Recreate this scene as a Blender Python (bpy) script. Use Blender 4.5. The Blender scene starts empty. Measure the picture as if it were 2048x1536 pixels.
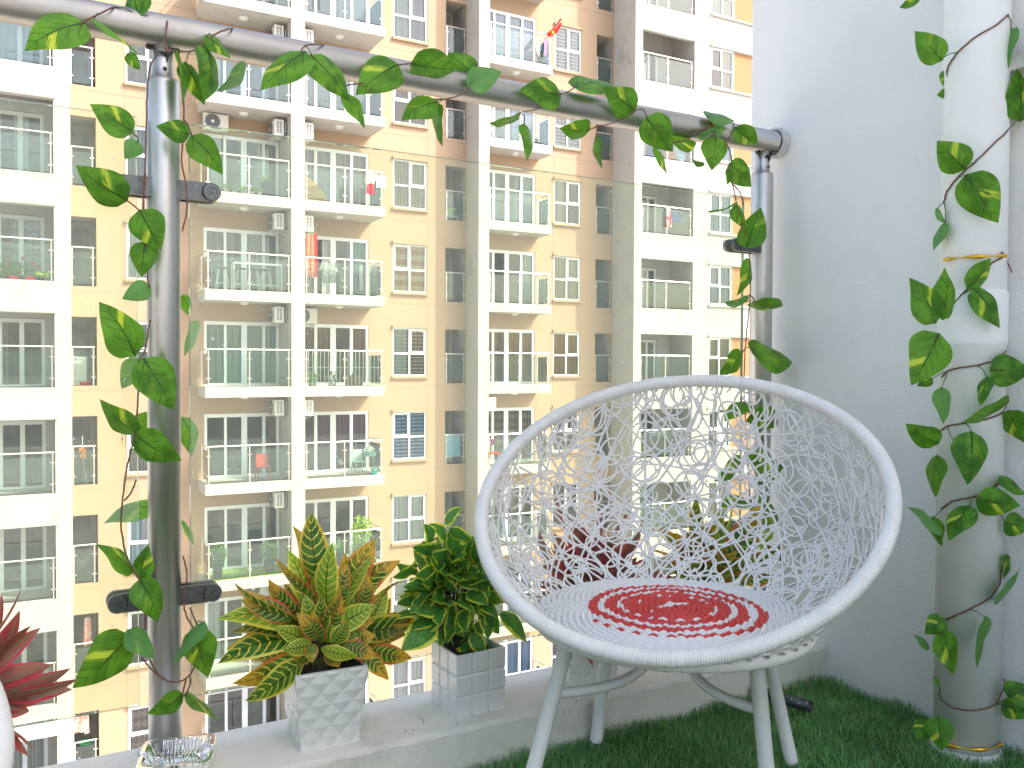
import bpy, math, random
import numpy as np
from mathutils import Matrix, Vector
random.seed(7); RNG = np.random.default_rng(11)
S = bpy.context.scene
COL = S.collection
# ------------------------------------------------------------------ camera
FPX = 1720.0                                   # focal length in photo pixels (photo is 2048 wide)
YAW, PITCH, ROLL = [math.radians(a) for a in (29.4, -1.185, -0.25)]
cy_, sy_ = math.cos(YAW), math.sin(YAW)
FW = np.array([sy_*math.cos(PITCH), cy_*math.cos(PITCH), math.sin(PITCH)])
r0 = np.array([cy_, -sy_, 0.0]); d0 = np.cross(FW, r0)
RT = r0*math.cos(ROLL) + d0*math.sin(ROLL)
DN = d0*math.cos(ROLL) - r0*math.sin(ROLL)
cam = bpy.data.cameras.new('camera'); cam_o = bpy.data.objects.new('camera', cam); COL.objects.link(cam_o)
cam.sensor_width = 36; cam.lens = FPX/2048*36; cam.clip_start = .05; cam.clip_end = 2000
cam_o.matrix_world = Matrix([[RT[i], -DN[i], -FW[i], 0] for i in range(3)] + [[0, 0, 0, 1]])
S.camera = cam_o
# ------------------------------------------------------------------ light
SUN = np.array([1.2, -1.0, 1.65]); SUN /= np.linalg.norm(SUN)      # towards the sun
W = bpy.data.worlds.new('World'); S.world = W; W.use_nodes = True
nt = W.node_tree; sky = nt.nodes.new('ShaderNodeTexSky'); sky.sky_type = 'NISHITA'; sky.sun_disc = False
sky.sun_elevation = math.asin(SUN[2]); sky.sun_rotation = math.atan2(SUN[0], SUN[1])
sky.air_density = 1.0; sky.dust_density = 5.0; sky.ozone_density = 0.3
nt.nodes['Background'].inputs['Strength'].default_value = SKY_STRENGTH = 0.15
nt.links.new(sky.outputs[0], nt.nodes['Background'].inputs[0])
sl = bpy.data.lights.new('sun', 'SUN'); sl.energy = 2.0; sl.angle = math.radians(.5); sl.color = (1, .95, .87)
so = bpy.data.objects.new('sun', sl); COL.objects.link(so)
so.rotation_euler = Vector(SUN).to_track_quat('Z', 'Y').to_euler()
S.view_settings.view_transform = 'Standard'; S.view_settings.look = 'None'
S.view_settings.gamma = 1; S.view_settings.exposure = 1.62
S.cycles.transparent_max_bounces = 28; S.cycles.max_bounces = 9; S.cycles.diffuse_bounces = 5
S.cycles.glossy_bounces = 4; S.cycles.transmission_bounces = 8
S.cycles.use_denoising = True

# ------------------------------------------------------------------ helpers
def ray(px, py): return FW + RT*(px-1024)/FPX + DN*(py-768)/FPX
def at(px, py, Y):
    d = ray(px, py); return d*Y/d[1]
def atd(px, py, dep): return ray(px, py)*dep
FA = math.radians(-0.68)                       # the far building is turned by this
CU = np.array([math.cos(FA), math.sin(FA), 0]); CV = np.array([-math.sin(FA), math.cos(FA), 0])
def Fp(u, v, z): return CU*u + CV*v + np.array([0, 0, z])
def fpx(px, py, v):
    d = ray(px, py); p = d*(v/(d@CV)); return float(p@CU), float(p[2])

def unit(v):
    v = np.asarray(v, float); return v/(np.linalg.norm(v)+1e-12)

class MB:
    """collects shapes, builds ONE mesh object"""
    def __init__(s): s.V = []; s.Q = []; s.T = []; s.UV = []; s.n = 0; s.hasuv = False
    def add(s, verts, quads=None, tris=None, uv=None):
        verts = np.asarray(verts, float).reshape(-1, 3)
        if quads is not None and len(quads): s.Q.append(np.asarray(quads, int)+s.n)
        if tris is not None and len(tris): s.T.append(np.asarray(tris, int)+s.n)
        s.V.append(verts)
        if uv is None: uv = np.zeros((len(verts), 2))
        else: s.hasuv = True
        s.UV.append(np.asarray(uv, float)); s.n += len(verts); return s
    def box(s, x0, x1, y0, y1, z0, z1, M=None):
        v = np.array([[x, y, z] for z in (z0, z1) for y in (y0, y1) for x in (x0, x1)], float)
        if M is not None: v = v@M[:3, :3].T + M[:3, 3]
        return s.add(v, [[0, 2, 3, 1], [4, 5, 7, 6], [0, 1, 5, 4], [2, 6, 7, 3], [0, 4, 6, 2], [1, 3, 7, 5]])
    def quad(s, a, b, c, d, uv=None): return s.add([a, b, c, d], [[0, 1, 2, 3]], uv=uv)
    def grid(s, P, closed_u=False, closed_v=False, uv=None):
        P = np.asarray(P, float); nu, nv = P.shape[:2]
        idx = np.arange(nu*nv).reshape(nu, nv)
        if closed_u: idx = np.vstack([idx, idx[:1]])
        if closed_v: idx = np.hstack([idx, idx[:, :1]])
        q = np.stack([idx[:-1, :-1], idx[1:, :-1], idx[1:, 1:], idx[:-1, 1:]], -1).reshape(-1, 4)
        return s.add(P.reshape(-1, 3), q, uv=None if uv is None else np.asarray(uv).reshape(-1, 2))
    def tube(s, pts, r, n=8, closed=False, caps=True):
        pts = np.asarray(pts, float); m = len(pts)
        r = np.full(m, r) if np.isscalar(r) else np.asarray(r, float)
        if closed: t = np.roll(pts, -1, 0)-np.roll(pts, 1, 0)
        else: t = np.gradient(pts, axis=0)
        t /= np.linalg.norm(t, axis=1)[:, None]+1e-12
        a = np.cross(t[0], [0, 0, 1.0]);
        if np.linalg.norm(a) < .1: a = np.cross(t[0], [1.0, 0, 0])
        a = unit(a); A = [a]
        for i in range(1, m):
            a = A[-1]-t[i]*(A[-1]@t[i]); A.append(unit(a))
        A = np.array(A); B = np.cross(t, A); th = np.linspace(0, 2*np.pi, n, endpoint=False)
        P = pts[:, None]+r[:, None, None]*(np.cos(th)[None, :, None]*A[:, None]+np.sin(th)[None, :, None]*B[:, None])
        base = s.n
        s.grid(P, closed_u=closed, closed_v=True)
        if caps and not closed:
            c = s.n; s.add([pts[0], pts[-1]])
            k = np.arange(n); k2 = (k+1) % n
            s.T.append(np.stack([np.full(n, c), base+k2, base+k], -1))
            s.T.append(np.stack([np.full(n, c+1), base+(m-1)*n+k, base+(m-1)*n+k2], -1))
        return s
    def lathe(s, prof, c, n=24, axis=2, M=None):
        th = np.linspace(0, 2*np.pi, n, endpoint=False); prof = np.asarray(prof, float)
        P = np.zeros((len(prof), n, 3))
        o = [i for i in range(3) if i != axis]
        P[..., o[0]] = prof[:, 0][:, None]*np.cos(th); P[..., o[1]] = prof[:, 0][:, None]*np.sin(th)*(1 if axis != 1 else -1)
        P[..., axis] = prof[:, 1][:, None]
        if M is not None: P = P@M[:3, :3].T
        return s.grid(P+np.asarray(c, float), closed_v=True)
    def build(s, name, mat, parent=None, smooth=False, origin=(0, 0, 0)):
        V = np.concatenate(s.V)-np.asarray(origin, float); me = bpy.data.meshes.new(name)
        T = np.concatenate(s.T) if s.T else np.zeros((0, 3), int)
        Q = np.concatenate(s.Q) if s.Q else np.zeros((0, 4), int)
        me.vertices.add(len(V)); me.vertices.foreach_set('co', V.astype(np.float32).ravel())
        loops = np.concatenate([T.ravel(), Q.ravel()]); me.loops.add(len(loops)); me.loops.foreach_set('vertex_index', loops.astype(np.int32))
        st = np.concatenate([np.arange(len(T))*3, len(T)*3+np.arange(len(Q))*4]).astype(np.int32)
        me.polygons.add(len(st)); me.polygons.foreach_set('loop_start', st)
        me.polygons.foreach_set('use_smooth', np.full(len(st), bool(smooth)))
        if s.hasuv:
            uv = np.concatenate(s.UV)[loops]; l = me.uv_layers.new(name='UVMap'); l.data.foreach_set('uv', uv.astype(np.float32).ravel())
        me.update(); me.validate()
        if mat is not None: me.materials.append(mat)
        o = bpy.data.objects.new(name, me); COL.objects.link(o)
        if parent is not None: o.parent = parent
        return o

def tag(o, label=None, cat=None, group=None, kind=None):
    if label: o['label'] = label
    if cat: o['category'] = cat
    if group: o['group'] = group
    if kind: o['kind'] = kind
    return o
def empty(name, loc=(0, 0, 0), rz=0, **k):
    o = bpy.data.objects.new(name, None); COL.objects.link(o); o.location = loc; o.rotation_euler = (0, 0, rz)
    o.empty_display_size = .1
    return tag(o, **k)
def copy_tree(o, parent=None):
    c = o.copy(); COL.objects.link(c); c.parent = parent
    for ch in list(o.children): copy_tree(ch, c)
    return c

# ------------------------------------------------------------------ materials
def new_mat(name):
    m = bpy.data.materials.new(name); m.use_nodes = True; n = m.node_tree
    return m, n, n.nodes['Principled BSDF'], n.nodes['Material Output']
def N(n, typ, **k):
    x = n.nodes.new(typ)
    for a, b in k.items():
        if a.startswith('i_'):
            key = a[2:]; x.inputs[int(key) if key.isdigit() else key.replace('_', ' ')].default_value = b
        else: setattr(x, a, b)
    return x
def math_(n, op, a, b=None, c=None):
    x = n.nodes.new('ShaderNodeMath'); x.operation = op
    for i, v in enumerate((a, b, c)):
        if v is None: continue
        if isinstance(v, (int, float)): x.inputs[i].default_value = v
        else: n.links.new(v, x.inputs[i])
    return x.outputs[0]
def mixc(n, f, a, b):
    x = n.nodes.new('ShaderNodeMix'); x.data_type = 'RGBA'
    for i, v in ((0, f), (6, a), (7, b)):
        if isinstance(v, (int, float)): x.inputs[i].default_value = v
        elif isinstance(v, tuple): x.inputs[i].default_value = (*v, 1) if len(v) == 3 else v
        else: n.links.new(v, x.inputs[i])
    return x.outputs[2]
def ramp(n, v, lo, hi):
    x = n.nodes.new('ShaderNodeMapRange'); x.interpolation_type = 'SMOOTHSTEP'; x.inputs[1].default_value = lo; x.inputs[2].default_value = hi
    n.links.new(v, x.inputs[0]); return x.outputs[0]
def noise(n, scale, vec=None, detail=4, rough=.55):
    x = N(n, 'ShaderNodeTexNoise'); x.inputs['Scale'].default_value = scale; x.inputs['Detail'].default_value = detail; x.inputs['Roughness'].default_value = rough
    if vec is not None: n.links.new(vec, x.inputs['Vector'])
    return x.outputs[0]
def objco(n): return N(n, 'ShaderNodeTexCoord').outputs['Object']
def bump(n, p, h, strength, dist):
    b = N(n, 'ShaderNodeBump'); b.inputs['Strength'].default_value = strength; b.inputs['Distance'].default_value = dist
    n.links.new(h, b.inputs['Height']); n.links.new(b.outputs[0], p.inputs['Normal'])

def wall_mat(name, col, dark=.8, stain=.5, sc=1.0, rough=.85, bm=.3, bd=.004, streaks=False):
    m, n, p, o = new_mat(name); co = objco(n)
    a = noise(n, 1.3*sc, co, 6, .65)
    f = ramp(n, a, .50, .78)
    mp = N(n, 'ShaderNodeMapping'); mp.inputs['Scale'].default_value = (5*sc, 5*sc, .5*sc); n.links.new(co, mp.inputs[0])
    f2 = ramp(n, noise(n, 1.0, mp.outputs[0], 5, .6), .55, .82)
    f = math_(n, 'MULTIPLY', math_(n, 'ADD', f, math_(n, 'MULTIPLY', f2, .7 if streaks else .2)), stain)
    c = mixc(n, f, col, tuple(x*dark for x in col)); n.links.new(c, p.inputs['Base Color'])
    p.inputs['Roughness'].default_value = rough
    bump(n, p, noise(n, 60*sc, co, 4, .6), bm, bd)
    return m
M = {}
M['white_wall'] = wall_mat('white_render', (.47, .455, .41), .72, .85, streaks=True)
M['tan_wall'] = wall_mat('peach_render', (.415, .30, .20), .88, .5)
M['orange_wall'] = wall_mat('orange_render', (.42, .215, .10), .92, .4)
M['soffit'] = wall_mat('soffit_paint', (.6, .58, .54), .85, .4)
M['plaster'] = wall_mat('plaster_wall', (.80, .785, .735), .84, .5, sc=2.5, bm=.7, bd=.003, streaks=True)
M['parapet'] = wall_mat('parapet_paint', (.76, .72, .61), .66, .7, sc=4, bm=.7, bd=.003)
def simple(name, col, rough=.5, metal=0, spec=None, **k):
    m, n, p, o = new_mat(name); p.inputs['Base Color'].default_value = (*col, 1); p.inputs['Roughness'].default_value = rough; p.inputs['Metallic'].default_value = metal
    for a, b in k.items(): p.inputs[a.replace('_', ' ')].default_value = b
    return m
def varied(name, col, amt=.25, sc=8, rough=.6, metal=0, bm=0, bd=.002):
    m, n, p, o = new_mat(name); co = objco(n); f = ramp(n, noise(n, sc, co, 5), .3, .7)
    n.links.new(mixc(n, f, col, tuple(max(0, x*(1-amt)) for x in col)), p.inputs['Base Color'])
    p.inputs['Roughness'].default_value = rough; p.inputs['Metallic'].default_value = metal
    if bm: bump(n, p, noise(n, sc*6, co, 4), bm, bd)
    return m
M['groove'] = simple('shadow_joint', (.30, .25, .18), .9)
M['groove_w'] = simple('white_joint', (.38, .36, .32), .9)
M['frame'] = varied('window_frame_paint', (.82, .86, .88), .08, 3, .35)
M['rail'] = simple('steel_rail', (.78, .74, .70), .3, .8)
M['dark'] = varied('dim_room', (.46, .45, .43), .4, 1.5, .9)
M['ac'] = varied('ac_housing', (.74, .73, .68), .12, 6, .45)
M['ac_dark'] = simple('ac_grille', (.16, .17, .17), .6)
M['bracket'] = simple('bracket_steel', (.55, .53, .5), .5, .4)
def glass_mat(name, tint, gloss=.08, milk=0.0, milkc=(.8, .85, .8), rough=0.02, ior=1.45):
    m, n, p, o = new_mat(name); n.nodes.remove(p)
    tr = N(n, 'ShaderNodeBsdfTransparent'); tr.inputs[0].default_value = (*tint, 1)
    gl = N(n, 'ShaderNodeBsdfGlossy'); gl.inputs['Roughness'].default_value = rough
    fr = N(n, 'ShaderNodeFresnel'); fr.inputs[0].default_value = ior
    df = N(n, 'ShaderNodeBsdfDiffuse'); df.inputs[0].default_value = (*milkc, 1)
    mx = N(n, 'ShaderNodeMixShader'); mx.inputs[0].default_value = milk
    n.links.new(tr.outputs[0], mx.inputs[1]); n.links.new(df.outputs[0], mx.inputs[2])
    m2 = N(n, 'ShaderNodeMixShader')
    f = math_(n, 'ADD', math_(n, 'MULTIPLY', fr.outputs[0], 1.0), gloss)
    n.links.new(f, m2.inputs[0]); n.links.new(mx.outputs[0], m2.inputs[1]); n.links.new(gl.outputs[0], m2.inputs[2]); n.links.new(m2.outputs[0], o.inputs[0])
    return m, n, mx
M['pane'] = glass_mat('window_pane', (.84, .90, .89), .08)[0]
M['bglass'] = glass_mat('balcony_glass', (.80, .92, .89), .05, .035, (.55, .82, .76))[0]
# balustrade glass close to us: green tint, dried water spots, dust, and even milk painting in glare haze
def near_glass():
    m, n, mx = glass_mat('balustrade_glass', (.948, .98, .895), .0, .0, (.85, .87, .82), ior=1.10)
    co = objco(n)
    v = N(n, 'ShaderNodeTexVoronoi'); v.inputs['Scale'].default_value = 55; n.links.new(co, v.inputs['Vector'])
    spot = math_(n, 'LESS_THAN', v.outputs['Distance'], math_(n, 'MULTIPLY', ramp(n, noise(n, 17, co, 2), .48, .8), .20))
    mp = N(n, 'ShaderNodeMapping'); mp.inputs['Scale'].default_value = (16, 16, 5); n.links.new(co, mp.inputs[0])
    st = ramp(n, noise(n, 1.0, mp.outputs[0], 6, .7), .60, .80)
    v2 = N(n, 'ShaderNodeTexVoronoi'); v2.inputs['Scale'].default_value = 150; n.links.new(co, v2.inputs['Vector'])
    sp2 = math_(n, 'LESS_THAN', v2.outputs['Distance'], math_(n, 'MULTIPLY', ramp(n, noise(n, 9, co, 2), .42, .75), .17))
    f = math_(n, 'ADD', math_(n, 'ADD', math_(n, 'MULTIPLY', spot, .6), math_(n, 'MULTIPLY', sp2, .45)), math_(n, 'MULTIPLY', st, .10))
    n.links.new(math_(n, 'ADD', f, .10), mx.inputs[0])
    return m
M['nglass'] = near_glass()
M['nglass_edge'] = glass_mat('glass_edge', (.45, .72, .55), .15, .45, (.45, .65, .5))[0]
# brushed stainless steel
def steel(name, col=(.64, .62, .58), rough=.38, axis=2):
    m, n, p, o = new_mat(name); co = objco(n); mp = N(n, 'ShaderNodeMapping')
    s = [90, 90, 90]; s[axis] = 1.2; mp.inputs['Scale'].default_value = s; n.links.new(co, mp.inputs[0])
    a = noise(n, 1.0, mp.outputs[0], 3)
    n.links.new(mixc(n, a, tuple(c*.75 for c in col), tuple(min(1, c*1.15) for c in col)), p.inputs['Base Color'])
    p.inputs['Metallic'].default_value = 1
    g = ramp(n, noise(n, 9, co, 5, .7), .3, .8)
    n.links.new(math_(n, 'ADD', math_(n, 'MULTIPLY', g, .14), rough), p.inputs['Roughness'])
    return m
M['steel_v'] = steel('steel_post', axis=2); M['steel_h'] = steel('steel_handrail', (.43, .41, .37), axis=0)  # handrail coloured darker to stand in for a dark ceiling's reflection
M['clamp'] = varied('clamp_metal', (.15, .155, .155), .3, 60, .35, .9)
M['sealant'] = varied('old_sealant', (.05, .05, .05), .5, 80, .8)
M['cap'] = varied('rail_cap', (.66, .65, .60), .25, 40, .55)

CURT = {}
def curtain_mat(key, col, kind='plain', col2=None):
    m, n, p, o = new_mat('curtain_'+key); co = objco(n)
    c = col
    if kind == 'stripe':
        w = N(n, 'ShaderNodeTexWave'); w.inputs['Scale'].default_value = 3.2; w.inputs['Distortion'].default_value = .6; n.links.new(co, w.inputs[0])
        c = mixc(n, ramp(n, w.outputs[1], .45, .6), col, col2)
    elif kind == 'argyle':
        sx = N(n, 'ShaderNodeSeparateXYZ'); n.links.new(co, sx.inputs[0])
        a = math_(n, 'PINGPONG', math_(n, 'MULTIPLY', sx.outputs[0], 5.5), .5); b = math_(n, 'PINGPONG', math_(n, 'MULTIPLY', sx.outputs[2], 3.0), .5)
        c = mixc(n, ramp(n, math_(n, 'ADD', a, b), .42, .55), col, col2)
    elif kind == 'band':
        sx = N(n, 'ShaderNodeSeparateXYZ'); n.links.new(co, sx.inputs[0])
        b = math_(n, 'PINGPONG', math_(n, 'MULTIPLY', sx.outputs[2], 2.6), .5)
        c = mixc(n, ramp(n, b, .22, .28), col, col2)
    if isinstance(c, tuple): p.inputs['Base Color'].default_value = (*c, 1)
    else: n.links.new(c, p.inputs['Base Color'])
    p.inputs['Roughness'].default_value = .9
    tl = N(n, 'ShaderNodeBsdfTranslucent'); ms = N(n, 'ShaderNodeMixShader'); ms.inputs[0].default_value = .25
    if isinstance(c, tuple): tl.inputs[0].default_value = (*c, 1)
    else: n.links.new(c, tl.inputs[0])
    n.links.new(p.outputs[0], ms.inputs[1]); n.links.new(tl.outputs[0], ms.inputs[2]); n.links.new(ms.outputs[0], o.inputs[0])
    CURT[key] = m
for k_, c_, t_, c2_ in [('grey', (.42, .43, .42), 'stripe', (.26, .27, .27)), ('white', (.72, .74, .74), 'plain', None), ('sage', (.50, .62, .54), 'plain', None),
    ('taupe', (.38, .34, .28), 'stripe', (.22, .20, .17)), ('brown', (.34, .17, .07), 'stripe', (.20, .12, .07)), ('purple', (.34, .11, .20), 'stripe', (.17, .08, .13)),
    ('ochre', (.60, .34, .09), 'stripe', (.40, .24, .09)), ('blue', (.05, .20, .50), 'stripe', (.10, .32, .62)), ('navy', (.03, .05, .12), 'plain', None),
    ('argyle', (.42, .33, .28), 'argyle', (.20, .14, .12)), ('blind', (.62, .34, .13), 'band', (.78, .62, .42)), ('cream', (.62, .55, .36), 'stripe', (.32, .28, .22)),
    ('skyblue', (.30, .52, .72), 'stripe', (.20, .38, .60)), ('beige', (.52, .48, .36), 'plain', None), ('teal', (.18, .42, .44), 'plain', None), ('lace', (.30, .36, .40), 'argyle', (.48, .54, .56))]:
    curtain_mat(k_, c_, t_, c2_)
# ================================================================== THE APARTMENT BLOCK ACROSS THE WAY
VF, VW, VG, VB = 28.4, 29.9, 28.85, 31.2       # front of piers and slabs, main wall, set-back pier, back of loggias
ZB = -30.0; ZT = 18.4; KS = list(range(-5, 5)); H = 3.1
def zf(k): return 2.40+H*k                     # floor level of storey k
ORG = (0, VF, ZB)
bld = empty('apartment_building', Fp(0, VF, ZB), FA, label='apartment block across the way, peach and white walls with stacked glass balconies', cat='building')
def bpart(mb, name, mat, parent=None, smooth=False): return mb.build(name, mat, parent or bld, smooth, ORG)
def wall(mb, u0, u1, z0, z1, holes, v, th=.2):
    us = sorted({u0, u1, *[min(max(h[i], u0), u1) for h in holes for i in (0, 1)]}); zs = sorted({z0, z1, *[h[i] for h in holes for i in (2, 3)]})
    for a, b in zip(us[:-1], us[1:]):
        col = [h for h in holes if h[0] <= a+1e-6 and h[1] >= b-1e-6]
        run = None
        for c, d in zip(zs[:-1], zs[1:]):
            solid = not any(h[2] <= c+1e-6 and h[3] >= d-1e-6 for h in col)
            if solid: run = (run[0], d) if run else (c, d)
            if (not solid or d == zs[-1]) and run:
                for vv in (v, v+th): mb.quad((a, vv, run[0]), (b, vv, run[0]), (b, vv, run[1]), (a, vv, run[1]))
                run = None
    for h in holes:
        a, b, c, d = max(h[0], u0), min(h[1], u1), h[2], h[3]; w = v+th
        mb.quad((a, v, c), (a, w, c), (a, w, d), (a, v, d)); mb.quad((b, v, c), (b, w, c), (b, w, d), (b, v, d))
        mb.quad((a, v, c), (b, v, c), (b, w, c), (a, w, c)); mb.quad((a, v, d), (b, v, d), (b, w, d), (a, w, d))
WZ0, WZ1 = .32, 2.09
DT = 2.16
holes = []
for k in KS:
    z = zf(k)
    holes += [(-.25, 1.55, z+.03, z+2.18), (2.40, 3.74, z+WZ0, z+WZ1), (4.74, 7.22, z, z+DT), (7.80, 10.45, z, z+DT), (11.37, 12.71, z+WZ0, z+WZ1),
              (13.48, 14.34, z+.04, z+2.09), (14.86, 17.41, z, z+DT), (18.28, 19.57, z+WZ0, z+WZ1), (20.33, 21.18, z+.06, z+2.09)]
m = MB(); wall(m, .8, 21.2, ZB, ZT, [(max(h[0], .8), *h[1:]) for h in holes], VW); bpart(m, 'wall', M['tan_wall'])
# white blocks: left one, right one
m = MB(); wall(m, -7, .8, ZB, ZT, [(-2.6, .36, zf(k)+.02, zf(k)+2.18) for k in KS]+[(-6.4, -3.8, zf(k)+.02, zf(k)+2.18) for k in KS], VF)
m.quad((.8, VF, ZB), (.8, VW, ZB), (.8, VW, ZT), (.8, VF, ZT))
for k in KS:
    for a, b in ((-2.6, .36), (-6.4, -3.8)):
        z = zf(k); m.box(a-.08, b+.08, VF-.05, VF+.0, z+2.20, z+2.27)       # drip ledge over each opening
wall(m, -7, .8, ZB, ZT, [(-2.45, .12, zf(k)+.03, zf(k)+2.1) for k in KS], VW)
for a, b in ((.37, .79), (-3.79, -2.61), (-7, -6.41)): m.box(a, b, VF+.2, VW, ZB, ZT)
for k in KS:
    z = zf(k)
    for a, b in ((-2.6, .36), (-6.4, -3.8)): m.box(a, b, VF+.21, VW, z-.34, z)
bpart(m, 'wall', M['white_wall'])
m = MB(); hI = [(21.57, 24.29, zf(k)+.02, zf(k)+2.05) for k in KS]; hIw = [(25.19, 26.46, zf(k)+.3, zf(k)+1.98) for k in KS]; hO = [(26.50, 28.6, zf(k)+.3, zf(k)+1.98) for k in KS]
wall(m, 21.2, 29.4, ZB, ZT, hI+hIw+hO, VF)
m.quad((21.2, VF, ZB), (21.2, VW+.1, ZB), (21.2, VW+.1, ZT), (21.2, VF, ZT)); m.quad((29.4, VF, ZB), (29.4, VB, ZB), (29.4, VB, ZT), (29.4, VF, ZT))
m.box(21.21, 21.56, VF+.2, VW+.1, ZB, ZT); m.box(24.30, 24.7, VF+.2, VW+.2, ZB, ZT)
for k in KS:
    z = zf(k); m.box(21.57, 24.29, VF+.21, VW, z-.34, z)
    m.box(25.14, 28.6, VF-.07, VF, z+.20, z+.28); m.box(25.14, 28.6, VF-.07, VF, z+2.0, z+2.07)
wall(m, 21.57, 24.3, ZB, ZT, [(21.6, 23.55, zf(k)+.02, zf(k)+1.9) for k in KS], VW)
bpart(m, 'wall', M['white_wall'])
for k in KS: m = MB(); m.box(26.51, 28.59, VF+.04, VF+.18, zf(k)+.3, zf(k)+1.98); bpart(m, 'infill_panel', M['orange_wall'])
# piers between the balconies
m = MB(); m.box(7.26, 7.71, VF-.004, VW, ZB, ZT); bpart(m, 'pier', M['white_wall'])
m = MB(); m.box(14.36, 14.80, VG-.004, VW-.001, ZB, ZT); bpart(m, 'pier', M['white_wall'])
# loggias behind the narrow openings
for k in KS:
    z = zf(k)
    for a, b in ((.8, 1.551), (13.48, 14.341), (20.33, 21.181)):
        m = MB(); md = MB()
        a0 = a if a > 1 else -.25
        m.quad((b, VW+.2, z), (b, VB, z), (b, VB, z+2.2), (b, VW+.2, z+2.2)); m.quad((a0, VW+.2, z), (a0, VB, z), (a0, VB, z+2.2), (a0, VW+.2, z+2.2))
        m.quad((a0, VW+.2, z+2.19), (b, VW+.2, z+2.19), (b, VB, z+2.19), (a0, VB, z+2.19)); m.quad((a0, VW+.2, z+.02), (b, VW+.2, z+.02), (b, VB, z+.02), (a0, VB, z+.02))
        m.box(b-.14, b, VB-.06, VB, z, z+2.19); m.box(a0, b-.14, VB-.06, VB, z+2.0, z+2.19)
        md.quad((a0, VB-.01, z), (b-.14, VB-.01, z), (b-.14, VB-.01, z+2.0), (a0, VB-.01, z+2.0))
        lo = bpart(m, 'loggia', M['white_wall']); bpart(md, 'loggia_door', M['dark'], lo)
# dim rooms behind the glass
m = MB(); m.quad((-7, 33.0, ZB), (29.4, 33.0, ZB), (29.4, 33.0, ZT), (-7, 33.0, ZT))
for k in KS+[5]:
    z = zf(k)
    for a, b in ((-7, -.3), (1.6, 13.44), (14.4, 20.29), (21.3, 29.3)): m.box(a, b, VW+.21 if b < 22 else VF+.6, 32.9, z-.3, z-.01)
for u in (-2.6, .2, 1.58, 4.3, 7.5, 11.0, 13.46, 14.37, 17.8, 20.3, 21.4, 24.9, 27.2):
    m.box(u-.03, u+.03, VW+.21, 32.9, ZB, ZT)
m.box(24.72, 24.78, VF+.21, VW, ZB, ZT); m.box(-7, 29.4, VW+.3, 33.1, ZT-.05, ZT)
bpart(m, 'room_interior', M['dark'])
# shadow joints scored in the render
g = MB(); gw = MB()
for k in KS:
    z = zf(k)-.12
    g.box(.8, 4.5, VW-.003, VW+.01, z, z+.025); g.box(10.52, 14.35, VW-.003, VW+.01, z, z+.025); g.box(17.57, 21.19, VW-.003, VW+.01, z, z+.025)
    gw.box(-6.9, .79, VF-.003, VF+.01, z, z+.03); gw.box(21.22, 29.3, VF-.003, VF+.01, z, z+.03)
for u in (2.36, 12.74, 18.25): g.box(u, u+.025, VW-.0035, VW+.01, ZB, ZT)
gw.box(25.10, 25.13, VF-.0035, VF+.01, ZB, ZT)
bpart(g, 'wall_joint', M['groove']); bpart(gw, 'wall_joint', M['groove_w'])
# balcony slabs with a small round lamp underneath
def slab(k, u0, u1, v0, lamps):
    z = zf(k); m = MB(); m.box(u0, u1, v0, VW-.001, z-.34, z); s = bpart(m, 'balcony_slab', M['white_wall'])
    for u in lamps:
        l = MB(); l.lathe([(0, -.09), (.09, -.075), (.15, -.03), (.16, 0)], (u, (v0+VW)/2, z-.34), 16); bpart(l, 'ceiling_lamp', M['ac'], s, True)
for k in KS+[5]:
    slab(k, 4.54, 7.255, VF, [5.9]); slab(k, 7.715, 10.51, VF, [9.1]); slab(k, 14.805, 17.56, VG, [16.2])

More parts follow.
